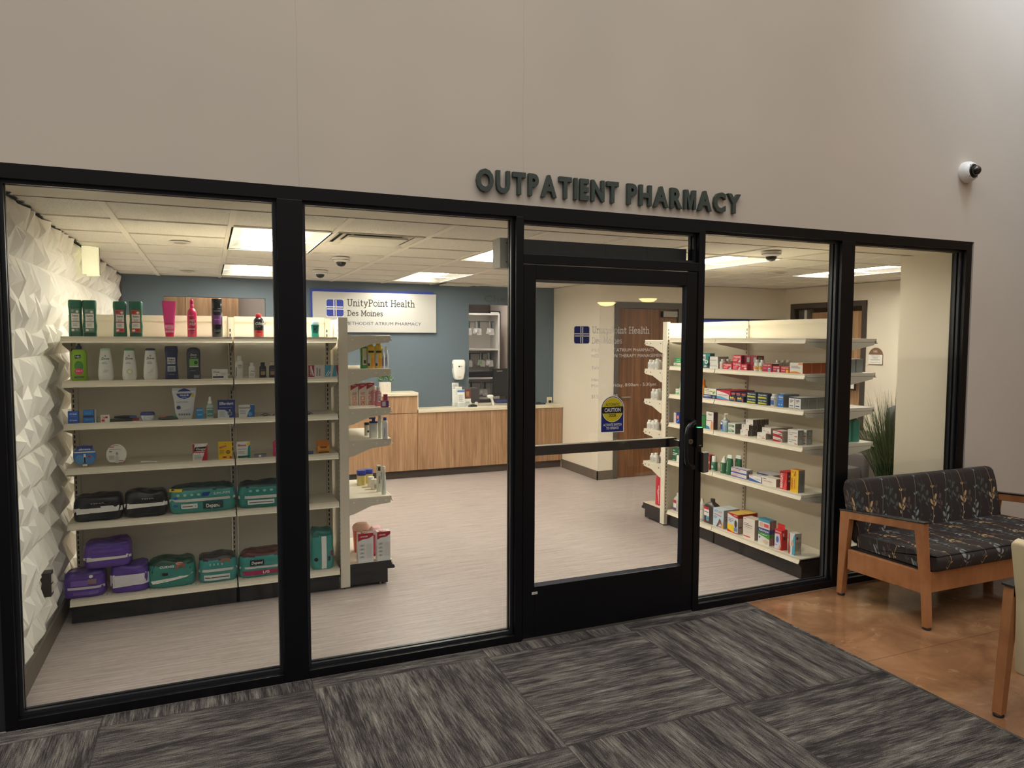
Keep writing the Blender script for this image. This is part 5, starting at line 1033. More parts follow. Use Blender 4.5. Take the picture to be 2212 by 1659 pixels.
p=Pr('jar_bottle','bottle','short white bottle with black cap at the back of the middle end shelf',El(1.035,1.44,z)); p.rev(.034,.034,.075,[(0,.95,.95),(.04,1,1),(1,1,1)],2.4,(214,212,206)); p.rev(.034,.034,.092,[(.82,1.02,1.02),(1,1,1)],2.4,(30,32,50),'cap',front=False); p.lab([('r',-.1,.45,.15,.8,LG),('r',0,.4,.3,.5,BK)])
p=Pr('lotion_pump_bottle','bottle','white lotion bottle with royal blue pump on the near end unit',El(1.060,1.33,z)); p.rev(.058,.05,.10,[(0,.95,.95),(.03,1,1),(1,.98,.98)],4,(222,224,222)); p.rev(.058,.05,.14,[(.716,1.02,1.02),(.80,1,1),(.805,.4,.45),(.93,.36,.42),(.935,.56,.5),(1,.5,.45)],3,(30,70,160),'pump',front=False); p.lab(lines(-.25,.25,.4,.8,4,LG))
MB().box(-.03,-.006,-.006,.006,.128,.139).obj('pump_spout',M((30,70,160),.4),p.t)
p=Pr('lotion_bottle','bottle','tall slim off-white bottle on the near end unit between two others',El(1.094,1.275,z)); p.rev(.026,.026,.176,[(0,.95,.95),(.02,1,1),(.9,1,1),(.93,.5,.5),(1,.2,.2)],2.4,(220,222,206))
pillb('lotion_bottle','white bottle with blue cap at the front corner of the near end unit',El(1.118,1.235,z,.03)[:3],.038,.148,(218,220,222),(40,76,160),[('v','Cetaphil',-.1,.3,.16,.4,0,(60,90,120))],e=3,d=.03,ct=.86,nk=.6)
z=LE[4]
for x,y,h,nm in ((1.035,1.66,.112,'left'),(1.10,1.72,.106,'right')):
    p=Pr('petroleum_jelly_jar','jar','yellow jelly jar with royal blue lid, %s one of the pair'%nm,El(x,y,z),0,'yellow jelly jars with blue lids'); p.rev(.062,.06,h*.66,[(0,.94,.94),(.05,1,1),(1,1,1)],4,(214,200,130),rough=.25); p.rev(.062,.06,h,[(.665,1.03,1.03),(.97,1.03,1.03),(1,.95,.95)],4,(44,60,160),'lid',front=False)
for x,y,nm in ((1.088,1.57,'farther'),(1.092,1.475,'nearer')):
    p=Pr('cream_jar','jar','round white cream jar, the %s of two on the lowest end shelf'%nm,El(x,y,z),0,'round white cream jars'); p.rev(.045,.045,.05,[(0,.95,.95),(.04,1,1),(1,1,1)],2,(222,218,208)); p.rev(.045,.045,.074,[(.68,1.04,1.04),(.97,1.04,1.04),(1,.98,.98)],2,(230,226,216),'lid',front=False); p.lab(bar(-.1,.3,.2,.8))
smallbox('cream_carton','box','tall thin white carton with dark print behind the white tube, near end unit',(1.104,1.40,z),.026,.03,.190,(220,218,206),[('r',-.3,.4,.80,.95,(40,50,40)),('r',-.2,.3,.3,.62,LG),('r',-.1,.3,.32,.6,GR)])
p=Pr('cream_tube','tube','tall white cream tube standing on its cap at the front of the near end unit',El(1.117,1.285,z,.03)); p.rev(.034,.03,.199,[(.0,.85,.9),(.05,.95,1),(.5,.9,.8),(.80,.72,.6)],2.6,(216,220,214)); p.rev(.034,.03,.199,[(.801,.74,.74),(.99,.7,.7),(1,.6,.6)],2.4,(226,224,216),'cap',front=False); p.lab([('v','CREAM',-.05,.35,.16,.3,0,DG)])
z=LE[5]
def sharps(label,x,y,w,h,col,lidc):
    p=Pr('sharps_container','container',label,El(x,y,z,.10),0,'sharps containers'); m1=clearmat(col,.85,.3)
    p.rev(w,.11,h*.78,[(0,.85,.85),(.03,.88,.88),(1,1,1)],3.4,col,mats=m1); p.rev(w,.11,h,[(.781,1.04,1.04),(.85,1.04,1.04),(.93,.9,.9),(1,.6,.6)],3.4,lidc,'lid',mats=clearmat(lidc,.9,.3),front=False)
sharps('orange sharps container with a pale lid on the bottom of the near end unit',1.005,1.48,.125,.205,(236,90,60),(240,200,180)); sharps('pink sharps container with a clear lid behind the white and crimson cartons',1.085,1.36,.095,.20,(224,80,120),(240,196,200))
for x,y,w,nm,sd in ((.975,1.235,.105,'left',0),(1.100,1.235,.092,'right',0)):
    smallbox('lancet_carton','box','white and crimson first aid carton on the bottom end shelf, %s one of the pair'%nm,(x,y+.03,z),w,.06,.205,(222,222,222),[('p',[(-.5,1),(.5,1),(.5,.90),(.2,.82),(-.2,.80),(-.5,.74)],(176,24,46)),('t','LEADER',-.12,.87,.045,.5,.2,WH),('e',-.32,.62,.05,.02,BK)]+[q for k in range(4) for q in (('r',-.42,-.06,.16+.13*k,.25+.13*k,LG),('p',[(-.4,.18+.13*k),(-.25,.24+.13*k),(-.1,.19+.13*k)],GR))]+lines(.02,.42,.16,.66,11,LG),top=(214,204,204),group='first aid cartons on the bottom end shelf',titems=[('p',[(-.5,0),(-.1,0),(-.3,.5),(-.5,.7)],(176,24,46)),('r',-.1,.0,.2,.6,DG),('r',.08,.14,.2,.6,DG),('r',.22,.28,.2,.6,DG)])
# ---- far end unit: supplement bottles seen in profile
for k,(si,rows) in enumerate(((1,((0,0),(1,0),(2,0),(0,1),(1,1))),(2,((1,0),(2,0),(1,1))),(3,((0,0),(1,0),(2,0),(2,1),(0,1))),(4,((1,0),(2,0),(2,1))))):
    for q,(a,b_) in enumerate(rows):
        y=2.135-.058*a; x=3.87+.065*b_
        pillb('supplement_bottle','white supplement bottle on the far end unit, %s stocked shelf, %s row, %s'%(('top','second','third','lowest')[k],('front','rear')[b_],('outermost','middle','innermost')[a]),(x,y,RE[si]),.05,(.088,.10,.085,.082)[k]+(.012 if (a==2 and k!=1) else 0),(222,220,214),(228,226,222),[('r',-.4,.4,.15,.6,LG)]+lines(-.25,.3,.2,.58,4,GR),-math.pi/2,'white supplement bottles on the far end unit')
p=Pr('red_pouch','pouch','tall red and white package standing on the base of the far end unit',(3.90,2.0,RE[5]),-math.pi/2); p.rev(.10,.05,.30,[(0,.9,.9),(.05,1,1),(.8,.9,.8),(1,.8,.3)],3,(200,36,60)); p.lab([('v','LEADER',.25,.4,.1,.5,0,WH),('p',[(-.4,.05),(.3,.05),(.1,.5),(-.4,.55)],(226,220,206))])
# ---- right run
RX=-math.pi/2
def Rl(y,d,z,dx=0): return (RF+.037+d/2+dx,y,z)
def rbox(name,label,y,w,d,h,z,col,items,side=None,top=None,sit=None,group=None,dx=0,cat='box',dz=0): return smallbox(name,cat,label,Rl(y,d,z+dz,dx),w,d,h,col,items,RX,side,top,sit,group)
ORD=('front','second','third','fourth','fifth')
def row(o,n,dep,fmt,start=1,dz=0,pos=None):
    p0=o.t.location.copy() if isinstance(o,Pr) else o.location.copy()
    for k in range(1,n):
        copy_tree(o.t if isinstance(o,Pr) else o,(p0[0]+dep*k,p0[1],p0[2]+dz),fmt%ORD[k])
z=RZ[1]
g_='medicine on the second right shelf'
rbox('allergy_carton','green carton standing on a white carton at the far end of the second right shelf',1.725,.10,.06,.045,z,(30,160,80),[('t','MUCUS',0,.5,.25,.5,0,WH),('r',-.3,.3,.25,.32,WH)],dz=.030)
rbox('allergy_carton','low white and green carton under the green one, second right shelf',1.735,.125,.07,.029,z,(226,224,214),[('r',-.5,.5,0,.25,(70,170,90)),('t','RELIEF',-.2,.45,.3,.3,0,GN)])
rbox('heartburn_carton','teal and white carton beside the door stile on the second right shelf',1.345,.115,.05,.124,z,(40,132,128),[('r',-.35,.0,.5,.92,WH),('t','HEL',-.18,.6,.2,.3,0,BK),('e',.1,.42,.2,.13,WH),('e',.1,.42,.1,.07,(70,160,110)),('r',-.4,.4,.03,.2,(30,80,90)),('e',.0,.12,.2,.06,LG)],side=(36,110,110))
o=rbox('stool_softener_carton','upper white carton with green line, second right shelf',1.245,.12,.11,.058,z,(226,224,218),[('r',-.4,.4,.38,.42,(30,140,130)),('r',-.4,.35,.5,.54,GR),('r',-.4,.1,.15,.2,LG)],side=(170,168,160),dz=.041)
o=rbox('stool_softener_carton','lower white carton with green line, second right shelf',1.250,.14,.11,.040,z,(226,224,218),[('r',-.4,.4,.45,.5,(30,140,130)),('r',-.3,.35,.6,.64,GR)],side=(150,148,140))
o=pillb('tablet_bottle','small white tablet bottle left of the red cartons, front of its row',Rl(1.150,.05,z),.050,.080,(218,212,204),(224,220,212),[('r',-.3,.3,.15,.5,(230,200,190))],RX,g_); row(o,3,.055,'small white tablet bottle left of the red cartons, %s in its row')
redL=[('t','TYLENOL',0,.62,.26,.86,.1,WH),('r',-.4,.1,.40,.48,(240,170,170)),('r',-.4,.0,.2,.3,(240,200,190)),('p',[(.15,.05),(.42,.05),(.42,.55)],(200,214,230))]
rbox('pain_relief_carton','single low red carton in front of the small white bottles',1.065,.112,.09,.047,z,(206,30,56),redL,side=(140,20,44),sit=bar(.6,.9,.2,.8),group='red cartons')
for k in range(2): rbox('pain_relief_carton','%s red carton of the tall stack on the second right shelf'%('lower','upper')[k],.952,.100,.07,.058,z,(206,34,60),redL,side=(140,20,44),sit=bar(.55,.9,.2,.85),dz=.0585*k,group='red cartons')
for k in range(2): rbox('pain_relief_carton','red carton with white lettering right of the tall stack, %s'%('front one','behind it')[k],.868-.0*k,.075,.06,.048,z,(214,30,50),[('t','RAPID',0,.55,.25,.6,.1,WH),('e',.2,.3,.2,.15,WH)],side=(150,20,36),sit=bar(.5,.9,.15,.85),dx=.065*k,group='red cartons')
for k,(y) in enumerate((.870,.795)): rbox('pain_relief_carton','dark crimson carton with barcode side, %s of two on top'%('left','right')[k],y,.07,.07,.066,z,(150,20,44),[('r',-.1,.4,.2,.75,(90,60,64))]+bar(.0,.4,.25,.8),side=(130,18,38),sit=bar(.2,.8,.2,.85),dz=.0495,dx=.03,group='crimson cartons')
rbox('pain_relief_carton','dark crimson carton supporting the right upper crimson carton',.795,.07,.07,.048,z,(160,22,46),bar(.0,.4,.2,.8),side=(130,18,38),sit=bar(.2,.8,.2,.85),group='crimson cartons',dx=.03)
for k,(y,h) in enumerate(((.745,.088),(.690,.088))):
    o=pillb('tablet_bottle','white tablet bottle with orange label, %s of the pair on the second right shelf'%('left','right')[k],Rl(y,.05,z),.05,h,(226,224,216),(228,226,220),[('r',-.45,.45,.15,.50,(236,226,200)),('r',-.2,.45,.17,.38,(232,150,40)),('r',-.2,.3,.42,.46,DG)],RX,'orange-labelled tablet bottles')
o=pillb('tablet_bottle','white tablet bottle behind the crimson cartons, front of its row',Rl(.625,.05,z,.09),.05,.085,(214,210,202),(206,202,194),None,RX,g_); row(o,3,.053,'white tablet bottle behind the crimson cartons, %s in its row')
rbox('cold_flu_carton','wide crimson carton with small bottle picture, second right shelf',.615,.10,.07,.060,z,(186,30,70),[('t','TYLENOL 8HR',-.05,.72,.16,.8,0,WH),('r',-.42,.0,.4,.46,(230,160,180)),('r',.12,.36,.08,.5,(210,220,232)),('r',.16,.32,.15,.35,(60,110,170))],side=(90,84,88),group='crimson cartons with a picture')
rbox('cold_flu_carton','middle crimson carton with small bottle picture, second right shelf',.518,.076,.05,.048,z,(186,34,66),[('t','TYLENOL 8HR',-.02,.68,.17,.8,0,WH),('r',-.4,.0,.35,.45,(230,160,180)),('r',.16,.4,.08,.5,(206,216,230))],side=(130,20,40),group='crimson cartons with a picture')
rbox('cold_flu_carton','crimson carton with yellow picture, right of the others on the second right shelf',.430,.086,.05,.046,z,(196,44,60),[('t','TYLENOL 8HR',-.02,.68,.17,.8,0,WH),('r',-.4,.0,.3,.42,(236,170,170)),('r',.12,.4,.05,.5,YL),('r',-.5,.5,.92,1,(226,110,40))],side=(130,20,40),group='crimson cartons with a picture')
o=rbox('fever_carton','white carton with orange wave and rust side, near end of the second right shelf',.322,.122,.085,.077,z,(228,224,216),[('r',.15,.5,.82,.96,(232,140,90)),('r',-.40,.15,.66,.70,DG),('r',-.40,.3,.52,.56,DG),('r',-.40,-.1,.40,.43,LG),('p',[(-.5,.0),(.5,.0),(.3,.10),(0,.20),(-.3,.18),(-.5,.12)],(236,140,30)),('r',.1,.3,.5,.57,(170,170,50))],side=(160,74,30),top=(222,216,206)); row(o,3,.087,'white carton with orange wave and rust side, %s in its row')
z=RZ[2]; g_='medicine on the third right shelf'
p=Pr('ointment_jar','jar','small white and pale green jar at the far end of the third right shelf',Rl(1.74,.06,z),RX); p.rev(.07,.07,.052,[(0,.95,.95),(.05,1,1),(.9,1,1),(1,.95,.95)],2.4,(224,226,216)); p.lab([('r',-.4,.4,.1,.4,(130,200,140)),('r',-.3,.3,.6,.68,GR)])
p=Pr('ointment_tube','tube','upright pale green tube beside the white jar, third right shelf',Rl(1.690,.03,z),RX); p.rev(.05,.035,.155,[(.0,.9,.95),(.28,.9,.95),(.3,.8,.8),(.9,.6,.5),(1,.5,.1)],2.6,(150,206,160)); p.lab([('r',-.45,.45,.02,.27,(216,214,206))])
p=Pr('syrup_bottle','bottle','orange-capped bottle half hidden by the door stile, third right shelf',Rl(1.395,.05,z),RX); p.rev(.06,.05,.13,[(0,.95,.95),(.03,1,1),(.7,1,1),(.82,.5,.6)],3,(220,150,50)); p.rev(.06,.05,.15,[(.7,.5,.6),(1,.45,.55)],2,(226,120,30),'cap',front=False)
o=rbox('antacid_carton','upper cream carton with green sprig over a navy carton, third right shelf',1.275,.155,.08,.052,z,(230,228,206),[('r',-.42,-.1,.78,.84,DG),('t','Famotidine',-.1,.50,.16,.6,.1,DG),('e',.28,.35,.07,.2,(110,160,70)),('e',.36,.45,.05,.2,(130,176,80)),('r',-.4,.0,.2,.26,GR)],side=(44,66,130),top=(200,200,190),dz=.0325); row(o,2,.083,'upper cream carton with green sprig over a navy carton, %s in its row')
rbox('antacid_carton','navy carton lying under the cream carton with green sprig',1.285,.165,.085,.032,z,(34,52,120),[('r',-.45,.1,.55,.75,LG),('r',-.45,-.1,.25,.4,(120,150,210)),('e',.35,.4,.08,.3,(90,150,80))],side=(30,44,100),group=g_)
o=rbox('cold_sore_carton','large white carton with red top and blue wave, third right shelf',1.105,.172,.08,.080,z,(228,224,222),[('p',[(-.5,1),(.5,1),(.5,.50),(.3,.66),(0,.80),(-.5,.92)],(200,34,60)),('r',-.42,.3,.50,.55,(200,90,100)),('p',[(-.5,.0),(.5,.0),(.5,.06),(.2,.2),(-.1,.34),(-.5,.40)],(70,160,210)),('p',[(-.5,.0),(.5,.0),(.5,.04),(-.5,.12)],(190,40,60))],side=(170,30,50),top=(206,40,60)); row(o,3,.083,'large white carton with red top and blue wave, %s in its row')
nav=[('p',[(-.4,.45),(-.3,.85),(-.1,.7),(.1,.88),(.25,.5)],YL),('r',-.35,.2,.25,.36,(90,150,210)),('r',.25,.42,.1,.6,(200,90,60))]
for k,(y,zz,h,c) in enumerate(((.995,0,.044,(34,38,72)),(.905,0,.046,(32,38,76)))):
    rbox('naproxen_carton','small navy carton with yellow burst, %s of two at the front'%('left','right')[k],y,.084,.06,h,z,(28,34,70),nav,side=(24,30,60),group='small navy cartons')
for k,y in enumerate((.985,.925,.865)): rbox('naproxen_carton','small navy carton with red lettering on top, %s of three'%('left','middle','right')[k],y,.055,.05,.030,z,(40,34,72),[('r',-.4,.4,.45,.75,(220,80,60)),('r',-.3,.3,.2,.3,GR)],side=(30,30,60),dz=.0465,group='small navy cartons')
ib=[('t','Ibuprofen',0,.62,.24,.8,.1,WH),('p',[(-.42,.12),(-.46,.25),(-.42,.40),(.36,.36),(.40,.24),(.36,.14)],(214,214,40)),('e',.4,.2,.05,.08,(180,150,40))]
for c,y in enumerate((.775,.655)):
    for k in range(2): rbox('ibuprofen_carton','dark teal carton with yellow pill bar, %s of the %s stack'%(('lower','upper')[k],('left','right')[c]),y,.105,.07,.043,z,(18,62,84),ib,side=(20,54,84),dz=.0435*k,group='dark teal pain relief cartons')
o=pillb('tablet_bottle','large white tablet bottle with blue label on the third right shelf',Rl(.548,.07,z),.078,.094,(206,208,206),(196,198,196),[('r',-.4,.2,.12,.48,(50,100,170)),('r',-.3,.35,.55,.62,GR)],RX,ct=.82,nk=.8); row(o,2,.08,'large white tablet bottle with blue label, %s in its row')
o=rbox('naproxen_carton','upright bright blue carton with white lettering, third right shelf',.468,.058,.075,.092,z,(36,120,200),[('t','Aleve',.05,.74,.16,.8,0,WH),('r',-.3,.3,.62,.64,LG),('e',-.2,.2,.08,.05,WH),('e',.25,.2,.08,.05,WH)],side=(132,136,138),sit=lines(.1,.9,.08,.9,9,(110,114,116))); row(o,2,.078,'upright bright blue carton with white lettering, %s in its row')
o=None
for c,y in enumerate((.356,.297)):
    o=rbox('drops_carton','upright white carton with navy cap print, %s of two near the shelf end'%('left','right')[c],y,.055,.075,.083,z,(228,228,224),[('r',-.5,.5,.90,1,NV),('r',-.3,.3,.70,.76,DG),('r',-.3,.2,.60,.65,DG),('r',-.3,.0,.5,.54,(190,120,60)),('r',-.35,.3,.2,.28,(60,90,160)),('r',-.4,.4,.02,.06,DG)],side=(126,130,124),sit=lines(.1,.9,.08,.92,8,(150,152,146)),group='upright white cartons')
    row(o,3,.078,'upright white carton with navy cap print, '+('left','right')[c]+' column, %s in its row')
z=RZ[3]; g_='medicine on the fourth right shelf'
for c,y in enumerate((1.735,1.64)):
    rbox('ear_syringe_carton','narrow white, red and blue carton, %s of two beside the door stile, fourth right shelf'%('left','right')[c],y,.088,.05,.094,z,(28,50,140),[('r',-.5,-.12,0,1,(232,222,222)),('v','OPTI-FREE',-.22,.5,.14,.8,0,RD),('e',.2,.6,.16,.18,(222,130,90)),('p',[(-.1,.1),(.4,.45),(.45,.3),(.0,.02)],(80,140,220))],side=(24,34,90),group='narrow eye care cartons')
rbox('laxative_carton','green, red and white carton half hidden by the door stile, fourth right shelf',1.375,.10,.05,.105,z,(30,120,60),[('r',-.5,-.0,.3,1,(120,190,120)),('r',-.5,.0,0,.55,(220,60,50)),('r',-.5,.0,0,.14,YL)],side=(36,100,40))
rbox('hair_remover_carton','tall white carton with plum side and leg photograph, fourth right shelf',1.272,.094,.045,.147,z,(230,226,218),[('t','Nair',.05,.80,.11,.55,0,(30,90,110)),('r',-.4,.3,.62,.64,LG),('r',-.5,.3,.49,.52,(70,50,50)),('p',[(.1,0),(.45,0),(.45,.45),(.2,.5),(.15,.3)],(216,150,110)),('p',[(-.5,0),(.05,0),(-.1,.16),(-.5,.2)],(40,140,190))],side=(80,44,58),top=(90,50,64))
p=Pr('hand_sanitizer_bottle','bottle','clear pump bottle of hand sanitizer with blue label, fourth right shelf',Rl(1.104,.05,z),RX); p.rev(.088,.055,.150,[(0,.93,.93),(.03,1,1),(.45,1,1),(.62,.8,.85),(.66,.34,.5)],3,(176,196,206),mats=clearmat((186,206,216),.75,.1)); p.rev(.088,.05,.150,[(.661,.36,.6),(.72,.36,.6),(.73,.16,.26),(.90,.14,.24),(.905,.22,.3),(1,.2,.26)],2.2,(216,222,214),'pump',front=False); MB().box(.0,.034,-.006,.006,.143,.150).obj('pump_spout',M((216,222,214),.4),p.t)
p.lab([('r',-.42,.0,.12,.55,(40,60,150)),('r',-.3,-.05,.4,.5,WH),('p',[(.0,.05),(.4,.05),(.4,.4),(.15,.28)],(60,170,220)),('r',-.4,.0,.06,.1,(60,170,220))])
for k in range(2):
    o=rbox('bandage_carton','small white and green carton, %s of the stack beside the sanitizer bottle'%('lower','upper')[k],.995,.082,.07,.040,z,(222,224,216),[('r',-.45,.35,.25,.65,(40,130,90)),('r',-.35,.1,.4,.5,WH),('r',-.4,.2,.78,.86,GR)],side=(150,152,140),dz=.0405*k,group='small white and green cartons'); row(o,2,.072,('lower','upper')[k]+' small white and green carton of the stack, %s in its row')
crm=[('r',-.3,-.22,.5,.85,GR),('e',-.05,.22,.22,.14,LG),('e',-.05,.25,.20,.14,WH),('r',.12,.42,.08,.22,(226,110,90)),('r',-.3,.3,.88,.92,LG)]
for c,(y,zz) in enumerate(((.848,0),(.836,.045),(.79,.0905))):
    o=rbox('cream_carton','white carton with black side, %s of the three-high stack on the fourth right shelf'%('bottom','middle','top')[c],y,.088-.004*c,.05,.044,z,(230,226,220),crm,side=(66,64,66),sit=[('r',.3,.75,.05,.95,(130,128,126)),('r',.4,.6,.2,.8,DG)],dz=zz,group='white cartons with black sides')
    for k in (1,2): copy_tree(o.t,(o.t.location[0]+.052*k,o.t.location[1],o.t.location[2]),'white carton with black side, %s level, %s in its row'%(('bottom','middle','top')[c],ORD[k]))
for c,(y,zz) in enumerate(((.655,0),(.603,.0455))):
    o=rbox('suppository_carton','white carton with small red print and grey side, %s of two'%('lower','upper')[c],y,.092,.07,.045,z,(230,226,220),[('r',-.4,-.25,.8,.88,RD),('r',-.35,-.15,.5,.55,DG),('r',-.35,.0,.38,.42,DG),('e',.2,.36,.05,.09,RD),('r',.02,.42,.08,.18,(224,110,90))],side=(170,164,154),sit=bar(.2,.5,.3,.8),dz=zz,group='white cartons with grey sides')
    for k in (1,2): copy_tree(o.t,(o.t.location[0]+.072*k,o.t.location[1],o.t.location[2]),'white carton with small red print, %s level, %s in its row'%(('lower','upper')[c],ORD[k]))
for c in range(2):
    rbox('ointment_carton','red and white striped carton, %s of two at the fourth right shelf'%('lower','upper')[c],.487,.094,.085,.041,z,(224,214,208),[('p',[(-.5,1),(.5,1),(.5,.55),(.2,.78),(-.5,.9)],(190,30,50)),('p',[(-.5,.0),(.5,.0),(.5,.1),(.1,.3),(-.5,.42)],(170,30,46)),('r',-.4,.0,.55,.62,GR),('r',.1,.45,.3,.5,(120,120,120))],side=(172,166,156),dz=.0415*c,group='red and white striped cartons')
for c in range(2):
    o=rbox('fiber_carton','white fiber carton with grey barcode side near the shelf end, %s one'%('lower','upper')[c],.336,.096,.055,.053,z,(230,228,222),[('r',-.44,-.3,.82,.88,(220,120,110)),('t','Fiber Relief Plus',-.02,.56,.12,.8,0,DG),('r',-.42,-.05,.32,.38,DG),('r',.18,.44,.08,.2,(210,90,80))],side=(148,146,140),sit=bar(.4,.75,.25,.75),dz=.0535*c,group='white fiber cartons')
    copy_tree(o.t,(o.t.location[0]+.075,o.t.location[1]-.008,o.t.location[2]),'white fiber carton behind the front pair, %s one'%('lower','upper')[c])
z=RZ[4]
rbox('joint_supplement_carton','green and white carton beside the door stile on the fifth right shelf',1.735,.12,.05,.114,z,(24,104,70),[('t','BIO',-.25,.78,.1,.25,0,WH),('r',-.4,.15,.58,.64,WH),('r',-.4,.0,.46,.52,WH),('p',[(.05,0),(.5,0),(.5,1),(.38,1),(.36,.5),(.1,.5)],(226,224,214)),('r',-.42,-.1,.06,.1,LG)],side=(80,76,70))
rbox('heat_rub_carton','small red carton beside the door lock, fifth right shelf',1.305,.085,.05,.125,z,(196,50,60),[('r',-.4,.4,.7,.9,(230,130,120)),('p',[(-.5,.4),(.5,.6),(.5,.45),(-.5,.3)],(240,170,150)),('r',-.4,.4,.1,.3,(110,40,44))],side=(110,50,46))
p=Pr('roll_on_bottle','bottle','white and green roll-on bottle, fifth right shelf',Rl(1.225,.04,z),RX); p.rev(.056,.045,.125,[(0,.95,.95),(.02,1,1),(.58,1,1),(.6,.9,.9)],2.4,(30,110,80)); p.rev(.056,.045,.125,[(.601,.84,.84),(.97,.8,.8),(1,.6,.6)],2.2,(226,226,218),'cap',front=False); p.lab([('r',-.2,.2,.18,.36,(180,210,190)),('r',-.48,.48,.02,.08,LG)])
p=Pr('pain_spray_bottle','bottle','dark green bottle with domed white cap, fifth right shelf',Rl(1.108,.05,z),RX); p.rev(.066,.05,.138,[(0,.95,.95),(.02,1,1),(.58,1,1),(.64,.86,.86)],2.4,(20,92,64)); p.rev(.066,.05,.138,[(.641,.84,.84),(.82,.56,.56),(.92,.4,.4),(1,.2,.2)],2.2,(226,226,220),'cap',front=False); p.lab([('v','Biofreeze',.0,.34,.2,.45,0,(170,214,180))])
for k,y in enumerate((1.038,.992)):
    p=Pr('pain_gel_tube','tube','dark green gel tube with white peaked top, %s of two'%('left','right')[k],Rl(y,.05,z,.0+.05*k),RX,'dark green gel tubes'); p.rev(.066,.05,.160,[(0,.9,.95),(.03,1,1),(.7,.98,.7),(.84,1,.4)],2.6,(22,104,70)); p.rev(.066,.04,.160,[(.841,1,.5),(.93,.9,.3),(1,.86,.12)],2.6,(222,226,220),'seam_top',front=False); p.lab([('v','Biofreeze',.0,.42,.2,.5,0,(150,206,170))])
bl=[('r',-.5,.5,.86,1,(60,70,160)),('r',-.5,.5,0,.16,(50,80,170)),('r',-.44,.1,.58,.66,(200,100,100)),('r',-.44,.3,.44,.5,LG),('r',-.44,-.1,.26,.34,(210,80,80))]
for k in range(2): rbox('muscle_rub_carton','long white carton with blue edges, %s of the stack on the fifth right shelf'%('lower','upper')[k],.900+.0*k,.182,.06,.036,z,(226,224,226),bl,side=(150,146,150),sit=[('r',.3,.5,.3,.6,DG)],dz=.0365*k,dx=.0,group='long white cartons with blue edges')
o=rbox('muscle_rub_carton','long pale carton with dark top stripe behind the blue-edged cartons',.720,.17,.06,.056,z,(190,188,196),[('r',-.5,.5,.8,.95,NV)],side=(160,156,152),sit=[('r',.3,.6,.3,.6,DG)],dx=.10); row(o,2,.065,'long pale carton with dark top stripe, %s in its row')
rbox('muscle_rub_carton','low white carton with blue wedge on the fifth right shelf',.712,.135,.06,.046,z,(228,226,224),[('r',-.45,-.2,.82,.92,(226,120,110)),('p',[(-.5,0),(.5,0),(.5,.12),(0,.34),(-.5,.56)],(50,100,180)),('r',.0,.45,.5,.56,GR)],side=(160,150,146))
rbox('hydrocortisone_carton','low white carton with red lettering on the fifth right shelf',.562,.148,.07,.060,z,(230,226,216),[('r',-.44,-.2,.74,.82,DG),('t','Hydrocortisone',-.1,.46,.12,.62,0,(226,90,80)),('r',.0,.1,.2,.24,LG)],side=(160,140,128),top=(226,220,206))
o=rbox('muscle_rub_carton','upright red carton with white slanted lettering, fifth right shelf',.415,.070,.05,.134,z,(206,34,46),[('p',[(-.48,.02),(-.12,.02),(.1,.98),(-.30,.98)],(226,80,80)),('v','BENGAY',-.12,.5,.3,.85,0,WH),('p',[(.0,.0),(.3,.0),(.45,.3),(.3,.6)],(236,90,90)),('p',[(-.5,.86),(.5,.94),(.5,1),(-.5,1)],(150,20,30))],side=(150,22,34),sit=[('e',.4,.75,.12,.05,LG),('e',.4,.5,.12,.05,LG)]); row(o,2,.052,'upright red carton with white slanted lettering, %s in its row')
rbox('capsaicin_carton','tall upright yellow carton with grey side, near end of the fifth right shelf',.308,.074,.06,.164,z,(238,190,24),[('p',[(-.1,.72),(.05,.95),(.2,.95),(.14,.72)],(180,110,20)),('v','CAPZASIN',-.2,.36,.26,.5,0,(190,50,30)),('r',.0,.06,.15,.6,(200,70,40)),('r',-.4,-.1,.85,.95,(214,150,20))],side=(136,132,124),top=(196,120,30),sit=lines(.08,.92,.06,.94,14,(110,108,102)))
z=RZ[5]
def rb2(name,label,y,w,d,h,prof,e,col,capc,ct,items,mats=None,rough=.3):
    p=Pr(name,'bottle',label,Rl(y,d,z),RX); p.rev(w,d,h,prof,e,col,mats=mats,rough=rough); p.rev(w,d,h,[(ct+.001,.3,.4),(1,.28,.38)],2.2,capc,'cap',front=False); p.lab(items); return p
BT=[(0,.93,.93),(.02,1,1),(.62,1,1),(.74,.7,.75),(.86,.24,.34)]
CB=clearmat((206,208,200),.8,.2)
rb2('rubbing_alcohol_bottle','clear bottle with crimson, white and purple label beside the door stile, bottom right shelf',1.735,.095,.06,.165,BT,3,WH,(224,222,214),.86,[('r',-.45,.15,.45,.62,(180,30,60)),('r',-.45,.15,.2,.45,WH),('r',-.45,.15,.06,.2,(110,50,140))],CB)
rb2('rubbing_alcohol_bottle','white bottle with blue and yellow label beside the door stile, bottom right shelf',1.64,.08,.05,.145,BT,3,(226,224,220),(226,222,214),.86,[('r',-.45,.3,.1,.5,LG),('r',-.4,.2,.3,.45,(70,100,180)),('r',-.4,.2,.1,.22,YL)])
rb2('rubbing_alcohol_bottle','clear bottle with red and white label half hidden by the door stile',1.385,.085,.06,.19,BT,2.6,WH,(230,226,220),.86,[('r',-.45,.45,.5,.72,(190,40,60)),('r',-.45,.45,.1,.5,(214,210,200))],CB)
